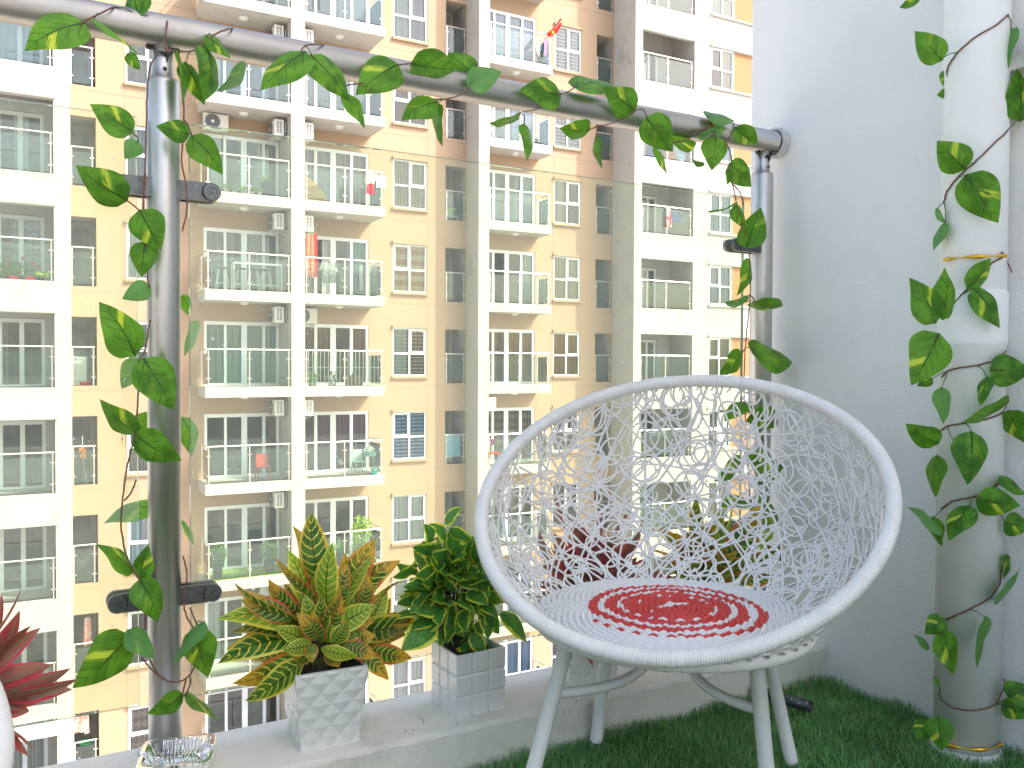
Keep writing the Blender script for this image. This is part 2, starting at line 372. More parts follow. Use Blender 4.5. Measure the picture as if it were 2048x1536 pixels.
def curtain(parent, u0, u1, z0, z1, v, segs):
    for a, b, key in segs:
        x0, x1 = u0+(u1-u0)*a, u0+(u1-u0)*b; n = max(6, int((x1-x0)/.022)); u = np.linspace(x0, x1, n)
        ph = random.random()*6; fold = .035*np.sin(u*46+ph)+.02*np.sin(u*23+ph*2)+.01*np.sin(u*101)
        P = np.zeros((n, 2, 3)); P[:, :, 0] = u[:, None]; P[:, :, 1] = v+.16+fold[:, None]; P[:, 0, 2] = z0; P[:, 1, 2] = z1
        mb = MB(); mb.grid(P); bpart(mb, 'curtain', CURT[key], parent, True)
def window(u0, u1, z0, z1, v, segs, bars=None, sash=0):
    m = MB(); f = .055; v0, v1 = v+.03, v+.09; mu = (u0+u1)/2; mz = z0+(z1-z0)*.47
    for a, b, c, d in ((u0, u1, z0, z0+f), (u0, u1, z1-f, z1), (u0, u0+f, z0+f, z1-f), (u1-f, u1, z0+f, z1-f), (mu-.03, mu+.03, z0+f, z1-f)): m.box(a, b, v0, v1, c, d)
    m.box(u0+f, mu-.03, v0+.002, v1-.002, mz-.03, mz+.04); m.box(mu+.03, u1-f, v0+.002, v1-.002, mz-.03, mz+.04)
    a, b = (u0+f, mu-.03) if sash == 0 else (mu+.03, u1-f)                                            # the opening sash has a second frame
    for x0, x1, c, d in ((a, b, mz+.04, mz+.09), (a, b, z1-f-.05, z1-f), (a, a+.045, mz+.09, z1-f-.05), (b-.045, b, mz+.09, z1-f-.05)): m.box(x0, x1, v0-.012, v1-.006, c, d)
    w = bpart(m, 'window', M['frame'])
    if v > 29:                                                     # rendered ledges over and under the window
        for c, d in ((z0-.09, z0-.005), (z1+.005, z1+.09)): l = MB(); l.box(u0-.04, u1+.04, v-.09, v, c, d); bpart(l, 'ledge', M['tan_wall'], w)
    p = MB(); y = v+.065
    for x0, x1 in ((u0+f, mu-.03), (mu+.03, u1-f)):
        for c, d in ((z0+f, mz-.03), (mz+.04, z1-f)): p.quad((x0, y, c), (x1, y, c), (x1, y, d), (x0, y, d))
    bpart(p, 'pane', M['pane'], w)
    if bars:
        q = MB(); n = int((z1-z0)/.13)
        for i in range(1, n): z = z0+(z1-z0)*i/n; q.box(u0+f, u1-f, v+.12, v+.135, z, z+.018)
        if bars == 'grid':
            for i in range(1, 8): x = u0+(u1-u0)*i/8; q.box(x, x+.014, v+.136, v+.15, z0+f, z1-f)
        bpart(q, 'window_bars', M['frame'], w)
    curtain(w, u0+.02, u1-.02, z0, z1, v, segs)
def door(u0, u1, z, v, segs, mull=None, top=DT, open_=False):
    m = MB(); v0, v1 = v+.03, v+.10; z1 = z+top
    L = u1-u0; mull = mull or [(.245, .285), (.465, .54), (.735, .775)]
    m.box(u0, u0+.10, v0, v1, z, z1); m.box(u1-.10, u1, v0, v1, z, z1); m.box(u0+.10, u1-.10, v0, v1, z1-.12, z1); m.box(u0+.10, u1-.10, v0, v1, z, z+.09)
    e = [u0+.10]
    for i, (a, b) in enumerate(mull):
        m.box(u0+a*L, u0+b*L, v0-(.015 if i != 1 else 0), v1-.01, z+.09, z1-.12); e += [u0+a*L, u0+b*L]
    e.append(u1-.10)
    w = bpart(m, 'balcony_door', M['frame'])
    p = MB()
    for i in range(0, len(e), 2):
        if open_ and i == 2: continue
        p.quad((e[i], v+.07, z+.09), (e[i+1], v+.07, z+.09), (e[i+1], v+.07, z1-.12), (e[i], v+.07, z1-.12))
    bpart(p, 'pane', M['pane'], w)
    curtain(w, u0+.03, u1-.03, z+.02, z1-.02, v, segs)
def railing(u0, u1, v, z, sides='', hb=1.2, mid=True, bars=False, vb=VW):
    m = MB(); g = MB()
    m.tube([(u0, v, z+hb), (u1, v, z+hb)], .026, 6)
    posts = [u0+.05, u1-.05]+([(u0+u1)/2] if mid else [])
    def post(x, y, dx=1, dy=0):
        m.box(x-.018, x+.018, y-.018, y+.018, z, z+hb-.03)
        for zz in (.25, .88): m.box(x-.07*dx-.02*dy, x+.07*dx+.02*dy, y-.02*dx-.07*dy, y+.02*dx+.07*dy, z+zz, z+zz+.035)
    for x in posts: post(x, v)
    xs = sorted(posts)
    for a, b in zip(xs[:-1], xs[1:]): g.quad((a+.04, v, z+.07), (b-.04, v, z+.07), (b-.04, v, z+1.06), (a+.04, v, z+1.06))
    for s_ in sides:
        x = u0 if s_ == 'l' else u1; m.tube([(x, v, z+hb), (x, vb, z+hb)], .022, 6); post(x+(.05 if s_ == 'l' else -.05), vb-.15, 0, 1)
        x += .05 if s_ == 'l' else -.05; g.quad((x, v+.06, z+.07), (x, vb-.2, z+.07), (x, vb-.2, z+1.06), (x, v+.06, z+1.06))
    if bars:
        n = int((u1-u0)/.13)
        for i in range(1, n): x = u0+(u1-u0)*i/n; m.box(x-.009, x+.009, v+.05, v+.068, z+.02, z+hb-.02)
        m.box(u0, u1, v+.045, v+.073, z+.62, z+.64)
    r = bpart(m, 'balcony_railing', M['rail']); bpart(g, 'glass_panel', M['bglass'], r)

cC = {3: [(0, .3, 'grey')], 2: [(0, .22, 'white'), (.78, 1, 'white')], 1: [(0, .24, 'white'), (.72, 1, 'grey')], 0: [(0, .42, 'grey'), (.47, 1, 'grey')], -1: [(0, 1, 'sage')],
      -2: [(.88, 1, 'brown')], -3: [], -4: [(0, .2, 'white')], -5: [(0, .07, 'lace')]}
cD = {3: [(.6, 1, 'teal')], 2: [(0, 1, 'taupe')], 1: [(0, .92, 'taupe')], 0: [(.16, .22, 'white'), (.36, .55, 'white'), (.7, 1, 'teal')], -1: [(0, .45, 'brown'), (.74, 1, 'brown')],
      -2: [(0, 1, 'purple')], -3: [(0, .08, 'white')], -4: [(.3, 1, 'grey')]}
cE = {3: [(.55, 1, 'grey'), (0, .5, 'sage')], 2: [(0, 1, 'brown')], 1: [(0, 1, 'cream')], 0: [(0, 1, 'blind')], -1: [(0, .45, 'sage'), (.45, 1, 'brown')], -2: [(0, 1, 'blue')], -3: [(0, 1, 'white')], -4: [(0, .5, 'white')], -5: [(0, 1, 'white')]}
cG = {3: [(0, 1, 'skyblue')], 2: [(0, .3, 'white'), (.6, 1, 'skyblue')], 1: [(0, .35, 'teal'), (.65, 1, 'teal')], 0: [(.8, 1, 'sage')], -1: [(0, .36, 'ochre'), (.46, 1, 'ochre')], -2: [(0, 1, 'argyle')], -3: [(.2, .9, 'grey')], -4: [(.5, 1, 'blue')], -5: [(.4, 1, 'blue')]}
cH = {3: [(0, 1, 'grey')], 2: [(0, 1, 'grey')], 1: [(0, .5, 'beige')], 0: [(0, 1, 'beige')], -1: [(0, 1, 'ochre')], -2: [(0, 1, 'argyle')], -3: [(.5, 1, 'navy')], -4: [(0, 1, 'skyblue')]}
cA = {2: [(.5, .9, 'white')], 3: [(0, .8, 'taupe')], 1: [(.7, .85, 'white')], 0: [(.66, 1, 'lace')], -1: [(.5, .62, 'grey')], -2: [], -3: [], -4: [(.4, .5, 'white')], -5: [(.3, 1, 'grey')]}
cB = {3: [(0, 1, 'grey')], 2: [(0, 1, 'beige')], 1: [(0, 1, 'grey')], 0: [(0, 1, 'white')], -1: [(0, .5, 'sage')], -2: [(0, 1, 'taupe')], -3: [(0, .3, 'skyblue'), (.3, 1, 'white')], -4: [(.55, 1, 'purple')], -5: [(0, 1, 'argyle')]}
cI = {4: [(0, 1, 'sage')], 3: [(.2, .6, 'white')], 2: [(0, .6, 'teal')], 1: [(.35, .6, 'white')], 0: [(.4, .9, 'beige')], -1: [(0, 1, 'beige')], -2: [], -3: [(0, 1, 'sage')]}
cW = {4: [(0, 1, 'sage')], 3: [(.5, 1, 'beige')], 2: [(0, 1, 'skyblue')], 1: [(0, 1, 'skyblue')], 0: [(0, 1, 'skyblue')], -1: [(0, 1, 'beige')], -2: [(0, .5, 'argyle')], -3: [(0, 1, 'beige')]}
MC = [(.26, .295), (.49, .565), (.77, .81)]
for k in KS:
    z = zf(k)
    door(4.74, 7.22, z, VW, cC.get(k, []), MC); door(7.80, 10.45, z, VW, cD.get(k, []), open_=(k == 0)); door(14.86, 17.41, z, VW, cG.get(k, []), open_=(k == 0))
    door(-2.45, .12, z, VW, cA.get(k, []), [(.26, .30), (.48, .56), (.735, .785)], top=2.08); door(21.62, 23.53, z, VW, cI.get(k, []), [(.2, .25), (.42, .49), (.72, .77)], top=1.88)
    window(2.40, 3.74, z+WZ0, z+WZ1, VW, cB.get(k, [])); window(11.37, 12.71, z+WZ0, z+WZ1, VW, cE.get(k, []), bars={-1: 'h', -2: 'h'}.get(k), sash=k % 2)
    window(18.28, 19.57, z+WZ0, z+WZ1, VW, cH.get(k, []), bars={3: 'grid', 2: 'h'}.get(k), sash=1); window(25.19, 26.46, z+.3, z+1.98, VF, cW.get(k, []))
    railing(4.60, 7.24, VF+.08, z, 'l'); railing(7.73, 10.45, VF+.08, z, 'r', bars=(k == -1)); railing(14.82, 17.50, VG+.08, z, 'r')
    railing(-2.58, .34, VF+.1, z+.02); railing(.82, 1.5, VW+.07, z+.04, mid=False); railing(13.5, 14.33, VW+.07, z+.04, mid=False, hb=1.12); railing(20.35, 21.16, VW+.07, z+.06, mid=False, hb=1.12)
    railing(21.6, 24.26, VF+.1, z+.02, hb=1.15)

# ------------------------------------------------------------------ things kept on those balconies
def froot(name, u, v, z, **k): return empty(name, Fp(u, v, z), FA, **k)
GAC = 'air conditioner units hung on the apartment block'
def ac_unit(u, v, z, label, face='v', badge=None, flip=1):
    """outdoor unit: housing, round fan grille, side louvre, wall bracket. face 'v' looks at us, 'l' looks left, 'r' looks right"""
    r = froot('air_conditioner', u, v, z, label=label, cat='air conditioner', group=GAC)
    r.rotation_euler.z = FA+{'v': 0, 'l': -math.pi/2, 'r': math.pi/2}[face]
    w, d, h = .39, .15, .52
    m = MB(); m.box(-w, w, -d, d, 0, h); m.box(-w+.02, w-.02, -d-.008, -d, .015, h-.015); m.build('housing', M['ac'], r)
    m = MB(); m.lathe([(.0, -.03), (.05, -.03), (.055, -.015), (.20, -.012), (.215, -.03), (.235, -.028), (.235, 0)], (-.11, -d-.008, h/2), 28, axis=1)
    for i in range(22):
        a = i*math.pi/11; c, s_ = math.cos(a), math.sin(a)
        m.tube([(-.11+.05*c, -d-.03, h/2+.05*s_), (-.11+.22*c, -d-.03, h/2+.22*s_)], .004, 4)
    f = m.build('fan_grille', M['ac_dark'], r)
    m = MB(); m.lathe([(.0, -.006), (.05, -.004), (.055, .0)], (-.11, -d-.04, h/2), 16, axis=1); m.build('fan_hub', M['ac'], f)
    m = MB()
    for side in (-1, 1):
        for i in range(8):
            for j in range(2): m.box(side*w-.004, side*w+.004, -.09+j*.1, -.02+j*.1, .08+i*.05, .11+i*.05)
    m.build('side_louvre', M['ac_dark'], r)
    m = MB()
    for x in (-.28, .28): m.tube([(x, -d, -.01), (x, d+.12, -.01), (x, d+.12, -.2), (x, -d+.02, -.01)], .012, 5)
    m.tube([(w-.06, d, .1), (w-.02, d+.05, .12), (w-.02, d+.08, .45)], .016, 6); m.build('bracket', M['bracket'], r)
    if badge:
        m = MB(); m.box(.19, .31, -d-.012, -d-.0085, .44, .485); m.build('badge', simple('badge_red', badge, .5), r)
    return r
NAME_C = {2: 'upper balcony left of the pier', 1: 'balcony with five potted herbs', 0: 'balcony with bar stools', -1: 'sage curtained balcony',
          -2: 'red chair balcony', -3: 'balcony with clipped bushes', -4: 'lowest balcony left of the pier'}
for k in (2, 1, 0, -1, -2, -3, -4):
    ac_unit(6.98, 29.25, zf(k)+2.12, 'side-mounted air conditioner high on the pier of the '+NAME_C[k], 'l')
NAME_D = {2: 'of the top grey-curtained balcony right of the pier', 1: 'above the door with the brown sheet of card', 0: 'above the red dress on the line', -2: 'above the purple curtained door'}
for k in (2, 0, -2, 1): ac_unit(7.93, 29.1, zf(k)+2.1, 'narrow louvred air conditioner '+NAME_D[k], 'r')
ac_unit(8.05, 29.66, zf(-1)+2.15, 'front-facing air conditioner with round fan above the brown curtained door', 'v')
ac_unit(5.08, 29.66, zf(1)+2.2, 'cream air conditioner with round grey fan, upper left of the balcony with small plants', 'v')
ac_unit(6.35, 29.66, zf(-4)+2.2, 'air conditioner with a red badge under the balcony of the clipped bushes', 'v', (.55, .04, .04))
ac_unit(15.0, 29.3, zf(-2)+2.1, 'narrow white air conditioner above the patterned brown curtains at the right balcony column', 'r')
ac_unit(15.05, 29.3, zf(4)-.62+0, 'air conditioner under the top slab of the right balcony column', 'r')

LEAFM = {}
def leafmat(key, a, b, c=None):
    m, n, p, o = new_mat('foliage_'+key); co = objco(n); f = ramp(n, noise(n, 14, co, 3), .35, .65)
    cc = mixc(n, f, a, b); n.links.new(cc, p.inputs['Base Color']); p.inputs['Roughness'].default_value = .5
    t = N(n, 'ShaderNodeBsdfTranslucent'); n.links.new(cc, t.inputs[0]); ms = N(n, 'ShaderNodeMixShader'); ms.inputs[0].default_value = .3
    n.links.new(p.outputs[0], ms.inputs[1]); n.links.new(t.outputs[0], ms.inputs[2]); n.links.new(ms.outputs[0], o.inputs[0]); LEAFM[key] = m
leafmat('green', (.06, .20, .03), (.14, .34, .06)); leafmat('lime', (.25, .45, .05), (.45, .60, .10)); leafmat('dull', (.16, .20, .10), (.30, .26, .16)); leafmat('deep', (.02, .09, .03), (.06, .16, .05))
def leaf_cloud(n, rx, ry, rz, c, s, up=0.0, hollow=.35):
    m = MB(); d = RNG.normal(size=(n, 3)); d /= np.linalg.norm(d, axis=1)[:, None]; rad = (hollow+(1-hollow)*RNG.random(n))**.6
    P = d*rad[:, None]*np.array([rx, ry, rz])+np.array(c)
    a = RNG.normal(size=(n, 3)); a[:, 2] += up; a /= np.linalg.norm(a, axis=1)[:, None]
    b = np.cross(a, RNG.normal(size=(n, 3))); b /= np.linalg.norm(b, axis=1)[:, None]
    L = s*(.6+.8*RNG.random(n))[:, None]
    V = np.stack([P-a*L, P+b*L*.42, P+a*L, P-b*L*.42], 1).reshape(-1, 3)
    m.add(V, np.arange(4*n).reshape(-1, 4)); return m
POTM = {'white': varied('pot_white', (.7, .7, .68), .1, 8, .5), 'dark': varied('pot_dark', (.05, .06, .07), .3, 8, .5), 'terracotta': varied('pot_terracotta', (.42, .13, .07), .2, 8, .7), 'red': simple('pot_red', (.5, .03, .04), .4)}
def pot_plant(name, label, cat, u, v, z, potr, poth, rx, rz, leaf, key, pot='white', group=None, n=260, up=0, spiky=False, trunk=0, trail=False):
    r = froot(name, u, v, z, label=label, cat=cat, group=group)
    m = MB(); m.lathe([(0, 0), (potr*.75, 0), (potr, poth), (potr*.88, poth), (potr*.86, poth*.85), (0, poth*.85)], (0, 0, 0), 16); m.build('pot', POTM[pot], r, True)
    c = poth+trunk+rz*.8
    if spiky:
        m = MB()
        for i in range(n):
            a = random.uniform(0, 6.28); l = rz*random.uniform(.7, 1.5); e = random.uniform(.3, 1.0); w = leaf*.5
            p0 = np.array([0, 0, poth]); t = np.linspace(0, 1, 5)[:, None]; dr = np.array([math.cos(a), math.sin(a), 0])
            P = p0+dr*t*l*e+np.array([0, 0, 1])*(t*l*1.1-t*t*l*e*.9); sd = np.array([-dr[1], dr[0], 0])*w*(1-t**2)
            m.grid(np.stack([P-sd, P+sd], 1))
        m.build('foliage', LEAFM[key], r)
    else: leaf_cloud(n, rx, rx*.8, rz, (0, 0, c), leaf, up).build('foliage', LEAFM[key], r)
    if trunk or not spiky:
        m = MB(); m.tube([(0, 0, poth*.8), (.01, 0, c)], [.02, .008], 6); m.build('stem', simple('stem_'+key, (.12, .07, .04), .8), r)
    return r
zz = zf(1)
for i, (u, w_) in enumerate(((5.25, 'leftmost of'), (5.5, 'second from the left of'), (5.78, 'third from the left of'), (6.08, 'fourth from the left of'), (6.32, 'rightmost of'))):
    pot_plant('potted_herb', w_+' the five little white potted herbs along one balcony edge', 'potted plant', u, 28.75, zz, .08, .14, .13, .10, .045, 'lime', 'white', 'little white potted herbs', 70)
pot_plant('spider_plant', 'bright spiky spider plant in a tall dark pot beside the little herbs', 'potted plant', 6.55, 28.95, zz, .14, .55, .3, .30, .05, 'lime', 'dark', None, 40, spiky=True)
for u, w_ in ((4.98, 'left one under the handrail end'), (6.62, 'right one near the pier')):
    pot_plant('topiary_bush', 'round clipped bush in a dark pot, '+w_, 'potted shrub', u, 28.85, zf(-3), .17, .42, .30, .36, .05, 'green', 'dark', 'two clipped bushes on the turfed balcony', 420, trunk=.05)
m = MB(); P = RNG.random((5200, 2)); h = .035+.03*RNG.random(5200); x = 4.66+P[:, 0]*2.55; y = 28.5+P[:, 1]*1.35
o_ = RNG.normal(size=(5200, 2))*.012
V = np.stack([np.stack([x-.006, y, np.full_like(x, zf(-3))], 1), np.stack([x+.006, y, np.full_like(x, zf(-3))], 1), np.stack([x+o_[:, 0], y+o_[:, 1], zf(-3)+h], 1)], 1).reshape(-1, 3)
m.add(V, tris=np.arange(15600).reshape(-1, 3)); m.box(4.66, 7.2, 28.5, 29.85, zf(-3)+.002, zf(-3)+.02)
g_ = m.build('balcony_turf', LEAFM['lime'], None, origin=(5, 28.5, zf(-3))); g_.location = Fp(5, 28.5, zf(-3)); g_.rotation_euler.z = FA
tag(g_, 'bright green turf mat on the balcony of the two clipped bushes', 'artificial grass', kind='stuff')
pot_plant('potted_bamboo', 'tall leafy plant right of the croton behind the lower right balcony glass', 'potted plant', 9.85, 28.95, zf(-3), .2, .35, .42, .75, .075, 'lime', 'dark', None, 380)
pot_plant('potted_palm', 'shorter spiky palm left of the tall leafy plant on the same balcony', 'potted plant', 9.1, 28.95, zf(-3), .17, .35, .35, .65, .07, 'green', 'dark', None, 34, spiky=True)
pot_plant('potted_shrub', 'yellow green shrub at the left end of the barred balcony', 'potted plant', 8.05, 28.8, zf(-1), .16, .12, .26, .22, .06, 'lime', 'white', None, 170)
pot_plant('dry_shrub', 'dull greyish shrub beside the yellow green one on the barred balcony', 'potted plant', 8.75, 28.8, zf(-1), .16, .10, .26, .22, .05, 'dull', 'white', None, 200)
pot_plant('fern', 'feathery fern trailing below the red flag on the right balcony column', 'potted plant', 17.1, 29.1, zf(3), .16, .15, .35, .5, .06, 'deep', 'dark', None, 40, spiky=True)
pot_plant('small_fern', 'low fern in the corner of the balcony below the flag', 'potted plant', 17.0, 29.1, zf(2), .14, .12, .2, .2, .05, 'deep', 'dark', None, 24, spiky=True)
# flower trough and geraniums on the left block
r = froot('flower_trough', -.55, 28.62, zf(0)+.02, label='trough of red geraniums on the ledge of the left white block', cat='flower box')
m = MB(); m.box(-.75, .45, -.09, .09, 0, .14); m.build('trough', POTM['dark'], r)
m = MB(); m.box(-.22, -.0, -.10, -.091, .02, .12); m.box(.18, .42, -.10, -.091, .02, .12); m.build('trough_band', POTM['red'], r)
leaf_cloud(620, .66, .16, .22, (-.12, 0, .30), .045).build('foliage', LEAFM['green'], r)
mf = simple('geranium_flower', (.75, .10, .05), .6); m = MB()
for x, z in ((-.55, .52), (.12, .62), (.38, .48), (-.30, .42), (.52, .40)):
    c = leaf_cloud(46, .06, .05, .05, (x, -.05, z), .028); m.add(c.V[0], c.Q[0])
m.build('flowers', mf, r)
pot_plant('trailing_plant', 'yellow green trailing plant hanging over the white ledge next to the geraniums', 'potted plant', .02, 28.64, zf(0)+.02, .09, .10, .28, .10, .05, 'lime', 'dark', None, 130)
pot_plant('yellow_bush', 'pale yellow flowering plant low behind the left white block railing', 'potted plant', -.1, 28.95, zf(-4)+.02, .15, .25, .28, .22, .05, 'lime', 'dark', None, 160)

# laundry
def cloth_mat(name, col, col2=None, sc=14, kind='noise'):
    m, n, p, o = new_mat(name); co = objco(n); c = col
    if col2:
        if kind == 'noise': f = ramp(n, noise(n, sc, co, 4, .7), .45, .55)
        else:
            w = N(n, 'ShaderNodeTexWave'); w.inputs['Scale'].default_value = sc; w.inputs['Distortion'].default_value = 1.5; n.links.new(co, w.inputs[0]); f = ramp(n, w.outputs[1], .4, .6)
        n.links.new(mixc(n, f, col, col2), p.inputs['Base Color'])
    else: p.inputs['Base Color'].default_value = (*col, 1)
    p.inputs['Roughness'].default_value = .9
    return m
def garment(name, label, u, v, z, w, h, mat, sleeves=True, sway=.03, hanger=True):
    r = froot(name, u, v, z, label=label, cat='laundry', group='washing hung out on the balconies')
    n = 12; s = np.linspace(-1, 1, n); t = np.linspace(0, 1, 10)
    ph = random.random()*6; W_ = w/2*(.72+.28*t**.7)
    X = W_[None, :]*s[:, None]; Z = -h*t[None, :]-.04*np.abs(s)[:, None]*(1-t)[None, :]*1.2+.012*np.sin(s*7+ph)[:, None]*t[None, :]
    Y = sway*np.sin(s[:, None]*6+ph+t[None, :]*2)*(.3+t[None, :])
    m = MB(); m.grid(np.stack([X, Y-.006, Z], -1)); m.grid(np.stack([X, Y+.006, Z], -1))
    if sleeves:
        for sg in (-1, 1):
            a = np.array([sg*w*.34, 0, -.03]); b = np.array([sg*w*.60, .01, -.36*h-.05]); q = np.linspace(0, 1, 5)[:, None]; c = a+(b-a)*q; d = np.array([sg*.045, 0, .03])
            m.grid(np.stack([c-d, c+[0, .025, 0], c+d], 1))
    m.build('fabric', mat, r, True)
    if hanger:
        m = MB(); m.tube([(-w*.3, 0, -.03), (0, 0, .05), (w*.3, 0, -.03)], .006, 5); m.tube([(0, 0, .05), (.0, 0, .10), (.02, 0, .13), (-.01, 0, .15)], .005, 5); m.build('hanger', M['bracket'], r)
    return r
z0 = zf(0)
garment('dress', 'long orange red patterned dress hanging left of the open balcony door', 7.98, 28.75, z0+2.02, .34, 1.45, cloth_mat('dress_cloth', (.60, .05, .03), (.75, .30, .16), 22), False)
garment('scarf', 'plain red garment hanging against the patterned dress', 8.17, 28.80, z0+2.08, .16, 1.5, cloth_mat('red_cloth', (.65, .02, .03)), False)
garment('shirt', 'black and white speckled blouse on a hanger above the balcony floor', 8.62, 28.72, z0+1.12, .52, .72, cloth_mat('speckled_cloth', (.62, .62, .60), (.06, .06, .07), 30), True)
garment('tie_scarf', 'thin striped scarf hung in front of the teal door panel', 9.72, 28.62, z0+1.08, .14, .88, cloth_mat('stripe_cloth', (.75, .72, .8), (.4, .35, .5), 12, 'w'), False)
garment('grey_shirt', 'dark grey shirt at the right glass end of the balcony', 10.33, 28.8, z0+1.12, .34, .62, cloth_mat('grey_cloth', (.14, .16, .18), (.22, .24, .26), 20), True)
z1 = zf(1)
garment('cream_towel', 'cream towel over the handrail above the red shorts', 9.98, 28.44, z1+1.19, .36, .42, cloth_mat('cream_cloth', (.75, .66, .42), (.85, .8, .6), 20), False, hanger=False)
garment('red_shorts', 'dark red shorts hanging below the cream towel', 10.0, 28.46, z1+.78, .32, .38, cloth_mat('crimson_cloth', (.45, .02, .05)), False, hanger=False)
garment('blue_shirt', 'pale blue shirt hung at the right corner of the handrail', 10.36, 28.42, z1+1.1, .34, .45, cloth_mat('paleblue_cloth', (.55, .70, .85), (.8, .85, .9), 16), True, hanger=False)
garment('red_towel', 'red and white towel on the rail of the right white block', 22.95, 28.38, zf(1)+1.12, .26, .8, cloth_mat('redwhite_cloth', (.75, .05, .07), (.85, .8, .78), 6), False, hanger=False)
garment('navy_towel', 'dark blue towel beside the red and white one', 23.4, 28.52, zf(1)+1.1, .7, .5, cloth_mat('navy_cloth', (.06, .10, .25), (.12, .2, .4), 8), False, hanger=False)
garment('pink_cloth', 'pink cloth hung at the top of the lowest narrow opening on the left', 1.0, 30.1, zf(-5)+2.1, .5, .6, cloth_mat('pink_cloth', (.75, .28, .22), (.8, .5, .45), 8), False, hanger=False)
garment('white_shorts', 'white rag hanging next to the pink cloth', 1.22, 30.2, zf(-5)+2.0, .14, .62, cloth_mat('white_cloth', (.8, .76, .7)), False, hanger=False)
garment('purple_shirt', 'dark red clothes hung at the top balcony right of the pier', 8.35, 28.9, zf(3)+1.9, .3, 1.0, cloth_mat('magenta_cloth', (.5, .03, .12), (.75, .45, .5), 9), True)
garment('pink_shirt', 'purple shirt hung beside the dark red clothes at the top', 8.85, 28.9, zf(3)+2.0, .3, .8, cloth_mat('purple_cloth', (.25, .05, .25)), True)
garment('maroon_shirt', 'faded rag hanging in the narrow opening above the large leaf at lower left', 1.25, 30.2, zf(-4)+2.0, .24, .9, cloth_mat('faded_cloth', (.5, .2, .2), (.6, .45, .42), 9), False)
# a red flag on a slanting pole
r = froot('flag', 17.5, 28.9, zf(3)+1.2, label='red flag with yellow star furled on a slanting pole at the balcony corner', cat='flag')
m = MB(); m.tube([(-.15, 0, -.25), (.75, -.1, 1.15)], .012, 6); m.build('pole', M['bracket'], r)
t = np.linspace(0, 1, 12); P = []
for i in range(9):
    s = i/8; a = np.array([.40, -.06, .72])*(1-t[:, None])+np.array([-.18, -.04, .02])*t[:, None]; dd = np.stack([.06*np.sin(s*9+t*3), .05*np.cos(s*9)+0*t, -(s*.42*np.sin(np.pi*(.12+.88*t))**.6)], 1)
    P.append(a+dd)
m = MB(); m.grid(np.array(P)); m.build('fabric', cloth_mat('flag_cloth', (.72, .02, .01)), r, True)
m = MB(); c = np.array([.02, -.125, .06]); v5 = [c+[.085*(1 if i % 2 == 0 else .4)*math.sin(i*math.pi/5), 0, .085*(1 if i % 2 == 0 else .4)*math.cos(i*math.pi/5)] for i in range(10)]
m.add([c-[0, .004, 0]]+v5, tris=[(0, 1+i, 1+(i+1) % 10) for i in range(10)]); m.build('star', simple('star_yellow', (.85, .6, .02), .8), r)
r = froot('pink_pennant', 17.25, 28.82, zf(3)+.95, label='faded pink cloth hanging just under the red flag', cat='laundry')
m = MB(); m.grid(np.stack([np.array([[-.1+.02*j, .01*math.sin(i), -.09*i] for j in np.linspace(0, 8*(1-i*.08), 4)]) for i in range(8)])); m.build('fabric', cloth_mat('fadedpink', (.65, .2, .35)), r, True)
# bar table and stools, chairs
mt = varied('stool_paint', (.72, .74, .74), .1, 8, .4); ms_ = simple('stool_seat', (.10, .09, .09), .6)
def stool(u, v, k, label):
    r = froot('bar_stool', u, v, zf(k), label=label, cat='stool', group='white bar stools on one balcony')
    m = MB(); m.lathe([(0, .72), (.17, .72), (.18, .74), (.17, .765), (0, .77)], (0, 0, 0), 16); m.build('seat', ms_, r, True)
    for sx in (-1, 1):
        for sy in (-1, 1): m = MB(); m.tube([(sx*.10, sy*.10, .72), (sx*.19, sy*.17, 0)], .014, 6); m.build('leg', mt, r)
    m = MB(); m.tube([(-.155, -.14, .25), (.155, -.14, .25), (.155, .14, .25), (-.155, .14, .25)], .009, 5, True); m.build('footrest', mt, r)
for u, w_ in ((5.15, 'leftmost white bar stool, standing clear of the glass-topped bar'), (5.75, 'white bar stool half hidden behind the left leg of the bar'), (6.15, 'white bar stool under the middle of the bar'), (6.55, 'rightmost white bar stool, beside a plate on the bar')):
    stool(u, 28.95, 0, w_)
r = froot('bar_table', 6.25, 28.9, zf(0), label='high white metal bar with glass top on the balcony', cat='table')
m = MB(); m.box(-.78, .78, -.2, .2, .93, .955); m.build('tabletop', M['bglass'], r)
for sx in (-.76, .76):
    for sy in (-.18, .18): m = MB(); m.box(sx-.022, sx+.022, sy-.022, sy+.022, 0, .93); m.build('leg', mt, r)
m = MB(); m.box(-.74, .74, -.2, -.16, .88, .93); m.box(-.74, .74, -.195, -.165, .2, .23); m.build('apron', mt, r)
rc = simple('red_plastic', (.55, .06, .03), .4)
def chair_small(name, label, u, v, k, mat, bh=.85, w=.2):
    r = froot(name, u, v, zf(k), label=label, cat='chair')
    m = MB(); m.box(-w, w, -w, w, .42, .46); m.build('seat', mat, r)
    m = MB(); n = 6; s = np.linspace(-1, 1, n)
    P = np.stack([np.stack([s*w*(1-.12*t), w+.04*t-.03*(1-s*s), np.full(n, .46+t*(bh-.46))], 1) for t in np.linspace(0, 1, 5)]); m.grid(P); m.grid(P+[0, .02, 0])
    m.build('backrest', mat, r, True)
    for sx in (-1, 1):
        for sy in (-1, 1): m = MB(); m.tube([(sx*w*.9, sy*w*.9, .42), (sx*w*1.08, sy*w*1.08, 0)], [.02, .015], 6); m.build('leg', mat, r)
    return r
chair_small('plastic_chair', 'red brown plastic chair alone on a balcony left of the pier', 6.43, 28.85, -2, rc)
chair_small('folding_chair', 'pale green slatted chair piled with laundry beside the purple curtains', 9.75, 28.9, -2, varied('pale_green_paint', (.5, .62, .55), .2, 9, .5))
